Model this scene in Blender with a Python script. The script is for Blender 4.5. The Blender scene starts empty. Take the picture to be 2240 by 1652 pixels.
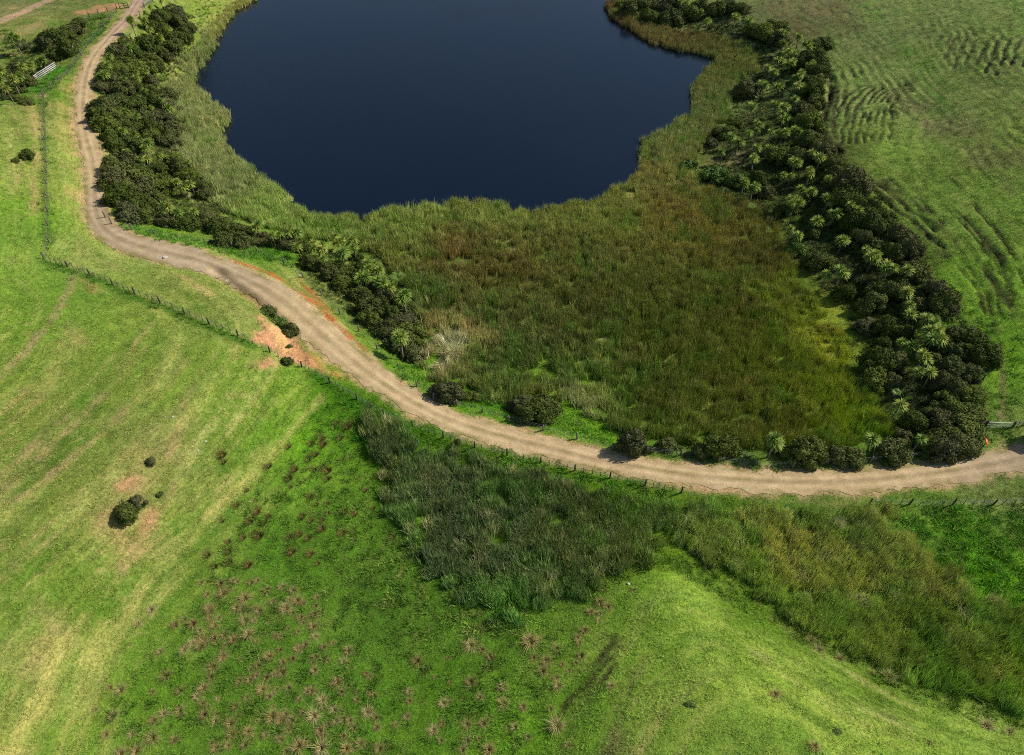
import bpy, math, random
import numpy as np
from mathutils import Vector, Euler

random.seed(7)
rng = np.random.default_rng(7)
D = bpy.data
scene = bpy.context.scene
COL = scene.collection

# ------------------------------------------------------------------ camera
PITCH = math.radians(45.0)
CAMH = 80.0
HFOV = math.radians(73.0)
PW, PH = 2240.0, 1652.0                     # photo coordinates used for survey points
FPX = PW / 2 / math.tan(HFOV / 2)
cam_d = D.cameras.new("camera")
cam_d.sensor_width = 36.0
cam_d.lens = 18.0 / math.tan(HFOV / 2)
cam_d.clip_start = 0.5
cam_d.clip_end = 9000.0
cam = D.objects.new("camera", cam_d)
cam.location = (0, 0, CAMH)
cam.rotation_euler = (math.pi / 2 - PITCH, 0, 0)
COL.objects.link(cam)
scene.camera = cam

# ------------------------------------------------------------------ world, sun, exposure
SUN_EL = math.radians(41.0)
SUN_AZ = math.radians(17.0)                 # from +X towards +Y
world = D.worlds.new("World")
scene.world = world
world.use_nodes = True
wn = world.node_tree
for n in list(wn.nodes):
    wn.nodes.remove(n)
wo = wn.nodes.new("ShaderNodeOutputWorld")
wb = wn.nodes.new("ShaderNodeBackground")
ws = wn.nodes.new("ShaderNodeTexSky")
ws.sky_type = 'NISHITA'
ws.sun_disc = False
ws.sun_elevation = SUN_EL
ws.sun_rotation = math.pi / 2 - SUN_AZ
ws.air_density = 1.0
ws.dust_density = 0.6
ws.ozone_density = 1.5
wb.inputs["Strength"].default_value = 0.075
wn.links.new(ws.outputs[0], wb.inputs[0])
wn.links.new(wb.outputs[0], wo.inputs[0])

sun_d = D.lights.new("sun", 'SUN')
sun_d.energy = 4.2
sun_d.angle = math.radians(0.53)
sun_d.color = (1.0, 0.955, 0.88)
sun = D.objects.new("sun", sun_d)
to_sun = Vector((math.cos(SUN_EL) * math.cos(SUN_AZ), math.cos(SUN_EL) * math.sin(SUN_AZ), math.sin(SUN_EL)))
sun.rotation_euler = (-to_sun).to_track_quat('-Z', 'Y').to_euler()
sun.location = (60, 0, 120)
COL.objects.link(sun)

vs = scene.view_settings
vs.view_transform = 'Standard'
vs.look = 'None'
vs.exposure = 0.0
vs.gamma = 1.0
vs.use_curve_mapping = False
scene.cycles.max_bounces = 5
scene.cycles.diffuse_bounces = 2
scene.cycles.glossy_bounces = 2
scene.cycles.transmission_bounces = 2
scene.cycles.transparent_max_bounces = 4
scene.cycles.use_denoising = False
scene.cycles.use_adaptive_sampling = True
scene.cycles.adaptive_threshold = 0.02
scene.cycles.use_light_tree = False
scene.cycles.filter_width = 1.05

# ------------------------------------------------------------------ numeric helpers
def hash2(ix, iy, seed):
    h = (ix.astype(np.int64) * 374761393 + iy.astype(np.int64) * 668265263 + seed * 974711) & 0x7FFFFFFF
    h = ((h ^ (h >> 13)) * 1274126177) & 0x7FFFFFFF
    h = h ^ (h >> 16)
    return (h & 0xFFFF) / 65535.0

def vnoise(x, y, seed=0):
    ix = np.floor(x); iy = np.floor(y)
    fx = x - ix; fy = y - iy
    fx = fx * fx * fx * (fx * (fx * 6 - 15) + 10); fy = fy * fy * fy * (fy * (fy * 6 - 15) + 10)
    a = hash2(ix, iy, seed); b = hash2(ix + 1, iy, seed)
    c = hash2(ix, iy + 1, seed); d = hash2(ix + 1, iy + 1, seed)
    return (a * (1 - fx) + b * fx) * (1 - fy) + (c * (1 - fx) + d * fx) * fy

def fbm(x, y, seed=0, octv=4, gain=0.5):
    s = np.zeros_like(x); a = 1.0; t = 0.0
    for k in range(octv):
        ca, sa = math.cos(0.6 * k), math.sin(0.6 * k)
        s += a * vnoise((x * ca - y * sa) * 2 ** k, (x * sa + y * ca) * 2 ** k, seed + 17 * k)
        t += a; a *= gain
    return s / t

def sstep(a, b, x):
    t = np.clip((x - a) / (b - a), 0, 1)
    return t * t * (3 - 2 * t)

def ray(u, v):
    u = np.asarray(u, float); v = np.asarray(v, float)
    dx = (u - PW / 2) / FPX; dy = (PH / 2 - v) / FPX
    c, s = math.cos(PITCH), math.sin(PITCH)
    return np.stack([dx, c + dy * s, -s + dy * c], -1)

def at_height(u, v, h):
    d = ray(u, v)
    t = (np.asarray(h, float) - CAMH) / d[..., 2]
    return np.stack([d[..., 0] * t, d[..., 1] * t], -1)

def seg_dist(P, poly, closed=False):
    """distance of points P (n,2) to a polyline, with the arc parameter of the closest point"""
    A = np.asarray(poly, float)
    if closed:
        A = np.vstack([A, A[:1]])
    best = np.full(len(P), 1e9); par = np.zeros(len(P)); acc = 0.0
    for i in range(len(A) - 1):
        a, b = A[i], A[i + 1]
        ab = b - a; L2 = max(float(ab @ ab), 1e-9)
        t = np.clip(((P - a) @ ab) / L2, 0, 1)
        d = np.hypot(P[:, 0] - a[0] - t * ab[0], P[:, 1] - a[1] - t * ab[1])
        m = d < best
        best[m] = d[m]; par[m] = acc + t[m] * math.sqrt(L2)
        acc += math.sqrt(L2)
    return best, par

def inside(P, poly):
    A = np.asarray(poly, float)
    x, y = P[:, 0], P[:, 1]
    r = np.zeros(len(P), bool)
    j = len(A) - 1
    for i in range(len(A)):
        xi, yi = A[i]; xj, yj = A[j]
        c = ((yi > y) != (yj > y)) & (x < (xj - xi) * (y - yi) / (yj - yi + 1e-12) + xi)
        r ^= c
        j = i
    return r

def sdist(P, poly):
    """signed distance to a polygon, negative inside"""
    d, _ = seg_dist(P, poly, True)
    return np.where(inside(P, poly), -d, d)

def smooth_line(pts, step=1.0):
    """Catmull-Rom through pts, resampled evenly"""
    P = np.asarray(pts, float)
    P = np.vstack([2 * P[0] - P[1], P, 2 * P[-1] - P[-2]])
    out = []
    for i in range(1, len(P) - 2):
        p0, p1, p2, p3 = P[i - 1], P[i], P[i + 1], P[i + 2]
        for t in np.linspace(0, 1, 12, endpoint=False):
            out.append(0.5 * (2 * p1 + (p2 - p0) * t + (2 * p0 - 5 * p1 + 4 * p2 - p3) * t * t + (3 * p1 - p0 - 3 * p2 + p3) * t ** 3))
    out.append(P[-2])
    out = np.array(out)
    s = np.concatenate([[0], np.cumsum(np.hypot(*np.diff(out[:, :2], axis=0).T))])
    n = max(2, int(s[-1] / step))
    q = np.linspace(0, s[-1], n + 1)
    return np.stack([np.interp(q, s, out[:, k]) for k in range(out.shape[1])], -1)

# ------------------------------------------------------------------ survey of the land: photo point -> height above the lake
LAKE_PX = [(568, 0), (520, 20), (490, 50), (478, 90), (455, 125), (428, 160), (423, 180), (440, 200), (470, 225), (495, 250),
           (503, 266), (484, 292), (490, 312), (510, 340), (545, 366), (585, 398), (620, 424), (640, 450), (680, 471), (740, 479),
           (800, 478), (850, 463), (930, 456), (980, 446), (1050, 445), (1100, 451), (1150, 463), (1200, 456), (1300, 445),
           (1340, 420), (1390, 393), (1404, 350), (1402, 312), (1440, 292), (1488, 268), (1524, 247), (1515, 222), (1510, 200),
           (1525, 172), (1558, 142), (1568, 130), (1540, 121), (1480, 112), (1420, 92), (1370, 62), (1332, 32), (1325, 15), (1342, -6)]
lake_w = [tuple(p) for p in at_height([p[0] for p in LAKE_PX], [p[1] for p in LAKE_PX], 0.0)]
lake_w += [(75, 300), (120, 330), (150, 400), (110, 470), (20, 500), (-70, 470), (-110, 400), (-104, 330)]
lake_poly = np.array(lake_w)

SURVEY = [
    # marsh
    *[(u, v, 0.35) for u, v in [(850, 560), (1100, 600), (1300, 600), (1500, 600), (1000, 700), (1200, 750), (1500, 750), (1650, 700),
      (1300, 880), (1500, 900), (1700, 900), (1850, 900), (1150, 830), (1700, 600), (1600, 500), (900, 510), (700, 500), (600, 450),
      (480, 340), (440, 240), (470, 130), (1450, 380), (1560, 250), (1600, 160), (1480, 80)]],
    # bush belt below the hill
    (1600, 120, 0.8), (1610, 330, 1), (1740, 520, 1), (1860, 650, 1), (1890, 800, 1.2), (1930, 950, 1.6), (1700, 250, 3), (1780, 450, 2.6),
    (1920, 620, 2.6), (2020, 800, 2.7), (2060, 930, 2.9), (1450, 20, 1.5), (1560, 30, 3.5),
    (1650, 40, 6), (1810, 130, 7), (1790, 300, 6.5), (1880, 400, 6), (2000, 530, 5.5), (2090, 660, 5), (2165, 790, 4.6), (2145, 930, 3.8),
    # hillside
    (1800, 20, 9.5), (2000, 20, 14), (2240, 20, 19.5), (2000, 150, 11.5), (2240, 150, 18), (2050, 260, 10), (2240, 300, 14), (2000, 400, 8),
    (2240, 450, 11), (2150, 560, 7.6), (2240, 620, 8.6), (2200, 760, 5.8), (2240, 850, 5),
    # road
    (2240, 1003, 3.5), (2100, 1022, 3.2), (1900, 1048, 3.0), (1700, 1054, 2.9), (1500, 1038, 2.9), (1300, 1005, 2.9), (1150, 965, 3.0),
    (1000, 920, 3.4), (900, 870, 4), (800, 795, 5), (720, 735, 6), (640, 672, 7), (560, 622, 8), (480, 588, 8.7), (380, 555, 9.2),
    (300, 532, 9.4), (225, 490, 9.5), (208, 440, 9.7), (205, 380, 9.9), (190, 300, 10.3), (185, 220, 10.8), (195, 150, 11.4),
    (225, 100, 12), (270, 45, 12.7), (310, 0, 13.4),
    # grove between road and lake
    (300, 400, 6), (350, 250, 5.5), (300, 150, 7.5), (380, 80, 6.5), (420, 350, 2.5), (450, 450, 2.2), (330, 490, 8), (550, 548, 6),
    (600, 565, 5.2), (690, 610, 3.4), (800, 710, 2.8), (880, 790, 2.1), (955, 850, 1.8), (600, 490, 1.3), (520, 440, 1.0),
    (410, 180, 1.6), (450, 60, 2.4), (480, 10, 3), (1110, 905, 2.1), (1300, 960, 1.8), (1500, 992, 2), (1700, 1008, 2.1), (1900, 1000, 2.3),
    (640, 620, 5.6), (735, 695, 4.5),
    # below the road
    (1000, 968, 2.3), (1200, 1020, 2.0), (1400, 1070, 1.9), (1000, 1050, 0.9), (1100, 1150, .7), (1200, 1250, .7), (1300, 1150, .8),
    (1500, 1120, 1.1), (1700, 1150, .9), (1900, 1250, .9), (2100, 1400, .9), (2240, 1520, 1), (2100, 1180, 2), (2200, 1150, 2.6), (2240, 1300, 2),
    (2240, 1070, 3.1), (2000, 1092, 2.5), (1750, 1098, 2.0),
    # bank above the road and the fence on it
    (98, 568, 13), (150, 583, 13), (290, 640, 12.4), (410, 688, 11.6), (480, 640, 10.4), (545, 742, 10.2), (560, 688, 9.6), (520, 640, 9.3),
    (590, 715, 8.8), (575, 652, 6.7), (618, 692, 6.2), (660, 752, 6.3), (690, 812, 6.4), (745, 850, 5.4), (860, 912, 3.8), (930, 940, 3.1),
    (300, 580, 11), (200, 540, 11.4), (150, 450, 12.2), (140, 300, 12.4), (140, 220, 12.6),
    (105, 400, 14), (95, 205, 13.2), (145, 165, 12.4), (0, 230, 15), (0, 400, 17), (0, 520, 17), (60, 640, 16),
    # upper paddock hill
    (0, 690, 18), (130, 640, 14.8), (80, 720, 15.6), (0, 830, 15.8), (330, 720, 13), (200, 870, 13.2), (0, 1050, 13),
    (560, 800, 9.4), (440, 930, 10), (300, 1060, 10), (180, 1200, 9.3), (0, 1420, 9), (700, 862, 5.2), (600, 980, 5), (480, 1110, 4.7),
    (330, 1240, 4.5), (200, 1420, 4), (60, 1650, 4.5), (0, 1550, 7), (-60, 1652, 7.4),
    # boggy valley floor
    (720, 960, 2.8), (800, 950, 2.2), (600, 1150, 1.9), (750, 1100, 1.5), (450, 1300, 2), (600, 1400, 1.3), (300, 1500, 2), (500, 1600, 1.3),
    (800, 1500, 1.1), (900, 1300, 1), (1050, 1400, 1), (1100, 1600, 1.3), (850, 1050, 1.1), (1000, 1640, 1.3),
    # grassy spur
    (1430, 1262, 2.4), (1350, 1400, 2.3), (1250, 1520, 2.8), (1200, 1640, 3.2), (1500, 1350, 4.2), (1450, 1500, 5.0), (1400, 1640, 5.6),
    (1650, 1450, 5.2), (1650, 1600, 6.9), (1850, 1640, 6.6), (1850, 1500, 4.2), (2000, 1560, 4), (2240, 1645, 4.2), (1600, 1312, 1.4),
    (1750, 1392, 1.4), (1950, 1500, 1.4), (2150, 1582, 1.4),
    # hollow with the hidden track
    (100, 115, 8.6), (60, 180, 9), (0, 130, 9), (0, 40, 12), (110, 0, 13), (150, 80, 10), (230, 22, 13), (50, 90, 10), (180, 45, 12), (0, 195, 10.5),
]
ctrl = [(*at_height(u, v, h), h) for u, v, h in SURVEY]
ctrl += [(x, y, 0.2) for x, y in lake_w]
ctrl += [(-110, 25, 13), (-120, 70, 18), (-150, 110, 19), (-220, 40, 20), (-230, 140, 20), (-260, 260, 16), (-200, 380, 16), (-420, 150, 40), (140, 90, 14), (150, 140, 17.5), (190, 200, 25), (260, 120, 26), (260, 250, 32), (420, 160, 42),
         (220, 420, 30), (0, 620, 24), (-250, 560, 30), (250, 620, 40), (0, -60, 8), (-120, -40, 16), (130, -40, 14), (0, -250, 20),
         (-400, -200, 30), (400, -200, 30), (0, 1400, 70), (-1200, 300, 70), (1200, 300, 80), (0, -1000, 50), (150, 40, 12)]
ctrl = np.array(ctrl)
_cs = 100.0
def _kern(r2):
    return 0.5 * r2 * np.log(r2 + 1e-9)
def rbf_fit(P, hv, lam):
    n = len(P)
    d2 = ((P[:, None, :] - P[None]) ** 2).sum(-1)
    K = _kern(d2) + lam * np.eye(n)
    Q = np.hstack([np.ones((n, 1)), P])
    A = np.zeros((n + 3, n + 3)); A[:n, :n] = K; A[:n, n:] = Q; A[n:, :n] = Q.T
    return np.linalg.solve(A, np.concatenate([hv, np.zeros(3)]))
_P = ctrl[:, :2] / _cs
_w = rbf_fit(_P, ctrl[:, 2], 0.0008)
def rbf(X):
    out = np.empty(len(X)); X = X / _cs
    for i in range(0, len(X), 40000):
        x = X[i:i + 40000]
        d2 = (x[:, 0:1] - _P[None, :, 0]) ** 2 + (x[:, 1:2] - _P[None, :, 1]) ** 2
        out[i:i + 40000] = _kern(d2) @ _w[:-3] + _w[-3] + x @ _w[-2:]
    return out

# ------------------------------------------------------------------ terrain grid
def axis(parts):
    a = [parts[0][0]]
    for lo, hi, s0, s1 in parts:
        p = lo
        while p < hi - 1e-6:
            t = (p - lo) / (hi - lo)
            p += s0 + (s1 - s0) * t
            a.append(min(p, hi))
    return np.array(a)
gx = axis([(-2000, -400, 200, 40), (-400, -205, 14, 1.2), (-205, -70, 1.0, .6), (-70, 58, .55, .55), (58, 125, .36, .42), (125, 205, .6, 1.1), (205, 400, 1.2, 14), (400, 2000, 40, 200)])
gy = axis([(-1500, -100, 160, 14), (-100, 14, 10, .8), (14, 110, .36, .48), (110, 300, .48, .8), (300, 520, 1.5, 7), (520, 2600, 12, 200)])
NX, NY = len(gx), len(gy)
GX, GY = np.meshgrid(gx, gy)
V2 = np.stack([GX.ravel(), GY.ravel()], -1)
# smooth base surface is evaluated on a coarse grid and interpolated
cx = axis([(-2000, -400, 100, 20), (-400, -205, 6, 2.2), (-205, 205, 2.2, 2.2), (205, 400, 2.2, 6), (400, 2000, 20, 100)])
cy = axis([(-1500, -100, 80, 7), (-100, 14, 5, 1.2), (14, 300, 1.2, 2.2), (300, 520, 2.2, 4), (520, 2600, 8, 100)])
CX, CY = np.meshgrid(cx, cy)
CH = rbf(np.stack([CX.ravel(), CY.ravel()], -1)).reshape(len(cy), len(cx))
def bil(xs, ys, F, x, y):
    i = np.clip(np.searchsorted(xs, x) - 1, 0, len(xs) - 2); j = np.clip(np.searchsorted(ys, y) - 1, 0, len(ys) - 2)
    fx = np.clip((x - xs[i]) / (xs[i + 1] - xs[i]), 0, 1); fy = np.clip((y - ys[j]) / (ys[j + 1] - ys[j]), 0, 1)
    return (F[j, i] * (1 - fx) + F[j, i + 1] * fx) * (1 - fy) + (F[j + 1, i] * (1 - fx) + F[j + 1, i + 1] * fx) * fy
H0 = bil(cx, cy, CH, V2[:, 0], V2[:, 1])

def unproj(uv, F=None, xs=None, ys=None):
    """photo points -> points on the land"""
    if F is None:
        F, xs, ys = HG, gx, gy
    uv = np.asarray(uv, float).reshape(-1, 2)
    d = ray(uv[:, 0], uv[:, 1])
    lo = (27 - CAMH) / d[:, 2]; hi = (-3 - CAMH) / d[:, 2]
    t = lo.copy(); found = np.zeros(len(uv), bool); t0 = lo.copy(); t1 = hi.copy()
    N = 36
    prev = lo
    for k in range(1, N + 1):
        tt = lo + (hi - lo) * k / N
        zz = CAMH + d[:, 2] * tt - bil(xs, ys, F, d[:, 0] * tt, d[:, 1] * tt)
        m = (zz < 0) & ~found
        t0[m] = prev[m]; t1[m] = tt[m]; found |= m
        prev = tt
    for k in range(16):
        tm = .5 * (t0 + t1)
        zz = CAMH + d[:, 2] * tm - bil(xs, ys, F, d[:, 0] * tm, d[:, 1] * tm)
        t1 = np.where(zz < 0, tm, t1); t0 = np.where(zz < 0, t0, tm)
    t = .5 * (t0 + t1)
    x, y = d[:, 0] * t, d[:, 1] * t
    return np.stack([x, y, bil(xs, ys, F, x, y)], -1)

# road edges in the photo (lake side, other side)
ROAD_IN = [(322, -8), (303, 32), (262, 75), (222, 120), (208, 150), (199, 199), (197, 249), (207, 299), (222, 349), (227, 399), (226, 427),
           (230, 464), (249, 496), (294, 521), (361, 536), (424, 551), (486, 573), (556, 601), (606, 623), (681, 678), (731, 722), (781, 765),
           (808, 790), (834, 815), (872, 841), (909, 864), (959, 892), (1034, 916), (1084, 932), (1158, 946), (1233, 969), (1333, 994),
           (1391, 1004), (1529, 1024), (1703, 1035), (1808, 1036), (1933, 1029), (2058, 1010), (2182, 992), (2260, 980)]
ROAD_OUT = [(298, -8), (272, 32), (238, 75), (197, 120), (182, 150), (171, 199), (167, 249), (171, 299), (184, 349), (193, 399), (193, 427),
            (192, 464), (209, 509), (249, 536), (299, 554), (374, 573), (449, 589), (498, 609), (556, 641), (631, 703), (676, 743), (716, 778),
            (834, 861), (884, 893), (934, 918), (1009, 952), (1084, 977), (1208, 1007), (1333, 1032), (1391, 1043), (1529, 1062), (1653, 1072),
            (1778, 1079), (1808, 1079), (1933, 1069), (2058, 1059), (2182, 1040), (2260, 1020)]
ri = unproj(ROAD_IN, CH, cx, cy); ro = unproj(ROAD_OUT, CH, cx, cy)
ro_s = smooth_line(ro[:, :2], .5)
ri_s = smooth_line(ri[:, :2], 2.5)
mid = []
for p in ri_s:
    k = np.argmin(((ro_s - p) ** 2).sum(1)); mid.append((*(.5 * (p + ro_s[k])), .5 * math.hypot(*(ro_s[k] - p))))
mid = np.array(mid)
d0 = mid[0, :2] - mid[2, :2]; d1 = mid[-1, :2] - mid[-3, :2]
pre = [(*(mid[0, :2] + d0 / np.linalg.norm(d0) * k), mid[0, 2]) for k in (120, 60, 25)]
post = [(*(mid[-1, :2] + d1 / np.linalg.norm(d1) * k), mid[-1, 2]) for k in (25, 60, 120)]
mid = np.vstack([pre, mid[::3], post])
road = smooth_line(mid, 0.8)
kz = np.ones(9) / 9
for c in range(3):
    road[4:-4, c] = np.convolve(road[:, c], kz, 'same')[4:-4]
road[:, 2] = np.clip(road[:, 2], 1.7, 3.4)
road_h = bil(cx, cy, CH, road[:, 0], road[:, 1])
road_h[:] = np.convolve(np.pad(road_h, 12, 'edge'), np.ones(25) / 25, 'valid')
road_s = np.concatenate([[0], np.cumsum(np.hypot(*np.diff(road[:, :2], axis=0).T))])

x, y = V2[:, 0], V2[:, 1]
near = (np.abs(x) < 215) & (y > 5) & (y < 420)
H = H0.copy()
# road bench
rd = np.full(len(V2), 99.0); rp = np.zeros(len(V2))
nr = np.where(near)[0]
rd[nr], rp[nr] = seg_dist(V2[nr], road[::2, :2])
rp = rp * (road_s[-1] / max(rp.max(), 1e-6)) if False else rp
s2 = np.concatenate([[0], np.cumsum(np.hypot(*np.diff(road[::2, :2], axis=0).T))])
rh = np.interp(rp, s2, road_h[::2]); rw = np.interp(rp, s2, road[::2, 2])
H = np.where(rd < 30, rh + (H - rh) * sstep(rw + .3, rw + 3.2, rd), H)
# lake basin
ld = np.full(len(V2), 60.0)
lk_ = np.where((np.abs(x) < 215) & (y > 60) & (y < 560))[0]
ld[lk_] = sdist(V2[lk_], lake_poly)
H = np.where(ld > 0, np.maximum(H, 0.10 + 0.1 * sstep(0, 3, ld)), H)
H = np.where(ld > 0, H * sstep(-1.5, 4, ld) + .10 * (1 - sstep(-1.5, 4, ld)), -np.minimum(2.5, .06 - ld * .35))

HG = H.reshape(NY, NX)
def zone(pts):
    return unproj(pts)[:, :2]

def mask(P, poly, soft=3.0, ragged=2.0, seed=1):
    d = sdist(P, poly)
    if ragged:
        d = d + (fbm(P[:, 0] / 5, P[:, 1] / 5, seed, 3) - .5) * 2 * ragged
    return 1 - sstep(-soft / 2, soft / 2, d)

# sheep terraces on the hill, lumps in the rank grass, fine relief everywhere
Hs = H.copy()
def paint_region(poly, pad=12):
    a = np.asarray(poly); lo = a.min(0) - pad; hi = a.max(0) + pad
    return np.where((x > lo[0]) & (x < hi[0]) & (y > lo[1]) & (y < hi[1]))[0]
terr = np.zeros(len(V2)); terr_dark = np.zeros(len(V2))
for pts, amp, per in [([(1795, 140), (1960, 150), (1990, 240), (1940, 330), (1800, 350), (1780, 250)], 1.0, .6),
                      ([(1880, 380), (2000, 430), (2240, 560), (2240, 700), (2150, 640), (2060, 560), (1950, 470)], .9, .55),
                      ([(2040, 50), (2240, 60), (2240, 170), (2040, 150)], .9, .6),
                      ([(1650, 0), (2240, 0), (2240, 420), (1900, 390), (1810, 120)], .4, .6),
                      ([(0, 240), (100, 240), (105, 560), (0, 620)], .35, 1.1)]:
    z = zone(pts); i = paint_region(z)
    m = mask(V2[i], z, 8, 3, 5) * amp
    ph = (Hs[i] + 1.3 * fbm(x[i] / 14, y[i] / 14, 9, 3) + .25 * vnoise(x[i] / 2.5, y[i] / 2.5, 4)) / per
    f = ph - np.floor(ph)
    st = np.where(f < .28, f / .28, 1 - (f - .28) / .72 )
    brk = sstep(.35, .6, fbm(x[i] / 5, y[i] / 5, 33, 3))
    w = m * (.35 + .65 * brk)
    H[i] += w * (st - .5) * .65 * per
    terr_dark[i] = np.maximum(terr_dark[i], w * (f < .30) * brk)
fine = near
bump = (fbm(x / 6, y / 6, 2, 4) - .5) * .5 + (fbm(x / 1.4, y / 1.4, 3, 2) - .5) * .16
calm = sstep(rw + .2, rw + 3, rd)
H += np.where(near & (ld > .5), bump * calm * sstep(.5, 4, ld), 0)
RANK = zone([(1940, 1108), (2240, 1104), (2240, 1450), (2150, 1330), (2030, 1250)])
i = paint_region(RANK)
lump = np.abs(fbm(x[i] / 3.2, y[i] / 2.4, 41, 3) - .5) * 2
H[i] += mask(V2[i], RANK, 4, 1, 3) * (lump - .25) * 1.1
# the slumped clay bank, cut back with gullies, and the small scarps
CUT = zone([(556, 685), (572, 690), (600, 714), (640, 738), (668, 770), (672, 796), (640, 790), (612, 776), (560, 748), (548, 730), (552, 700)])
i = paint_region(CUT, 4)
m = mask(V2[i], CUT, 1.2, .6, 6)
g = np.abs(fbm(x[i] / 1.6, y[i] / 2.6, 52, 4) - .5) * 2
H[i] -= m * (.4 + 2.0 * g)
DITCH = zone([(470, 592), (510, 626), (550, 655), (590, 690), (636, 728)])
i = paint_region(DITCH, 6)
dd, _ = seg_dist(V2[i], DITCH)
H[i] -= .8 * (1 - sstep(.2, 1.5, dd))
GUTTER = zone([(505, 572), (545, 582), (600, 604), (648, 634), (690, 668), (735, 712), (772, 745), (800, 766)])
i = paint_region(GUTTER, 4)
gd, _ = seg_dist(V2[i], GUTTER)
H[i] -= .3 * (1 - sstep(.1, .9, gd))
GOUGE = []
for k in range(8):
    GOUGE.append(([(1965 + 6 * k, 176 + 3 * k), (1900 + 9 * k, 184 + 4 * k), (1862 + 13 * k, 202 + 5 * k), (1840 + 16 * k, 235 + 4 * k), (1828 + 17 * k, 275 + 2 * k), (1818 + 18 * k, 318 - 2 * k)], .34, .42))
for k in (0, .8, 2.1, 3.6, 4.2, 6):
    GOUGE.append(([(1898 + 22 * k, 405 - 8 * k), (1955 + 22 * k, 452 - 10 * k), (2020 + 20 * k, 505 - 8 * k), (2085 + 19 * k, 562 - 6 * k), (2130 + 18 * k, 618 - 2 * k), (2160 + 17 * k, 690)], .26, .36))
for k in range(9):
    GOUGE.append(([(2060 + 24 * k, 148 + 3 * k), (2072 + 24 * k, 118 + 2 * k), (2092 + 24 * k, 84)], .3, .5))
for L in ([(1815, 158), (1818, 210), (1805, 250), (1800, 300)], [(1808, 310), (1838, 335)]):
    GOUGE.append((L, .7, .7))
for L in ([(1190, 1620), (1240, 1540), (1290, 1470), (1345, 1392)], [(1225, 1610), (1275, 1520), (1330, 1440)], [(1255, 1600), (1300, 1520), (1350, 1450)]):
    GOUGE.append((L, .28, .3))
gouge_dark = np.zeros(len(V2))
for L, dp, wd in GOUGE:
    z = smooth_line(zone(L), .6); i = paint_region(z, 4)
    P_ = V2[i]; dd, pp = seg_dist(P_ + np.stack([fbm(P_[:, 0] / 3, P_[:, 1] / 3, 61, 2) - .5, fbm(P_[:, 0] / 3, P_[:, 1] / 3, 62, 2) - .5], -1) * 1.2, z[::2])
    br = sstep(.32, .52, fbm(P_[:, 0] / 5.5, P_[:, 1] / 5.5, 63, 4)) * (.55 + .9 * fbm(P_[:, 0] / 11, P_[:, 1] / 11, 64, 2))
    H[i] -= dp * br * (1 - sstep(wd * .3, wd * 1.5, dd))
    gouge_dark[i] = np.maximum(gouge_dark[i], br * (1 - sstep(wd * .5, wd * 1.1, dd)))
HG = H.reshape(NY, NX)
def Z(px, py):
    return bil(gx, gy, HG, np.asarray(px, float), np.asarray(py, float))
def place(u, v):
    return unproj([(u, v)])[0]

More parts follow.
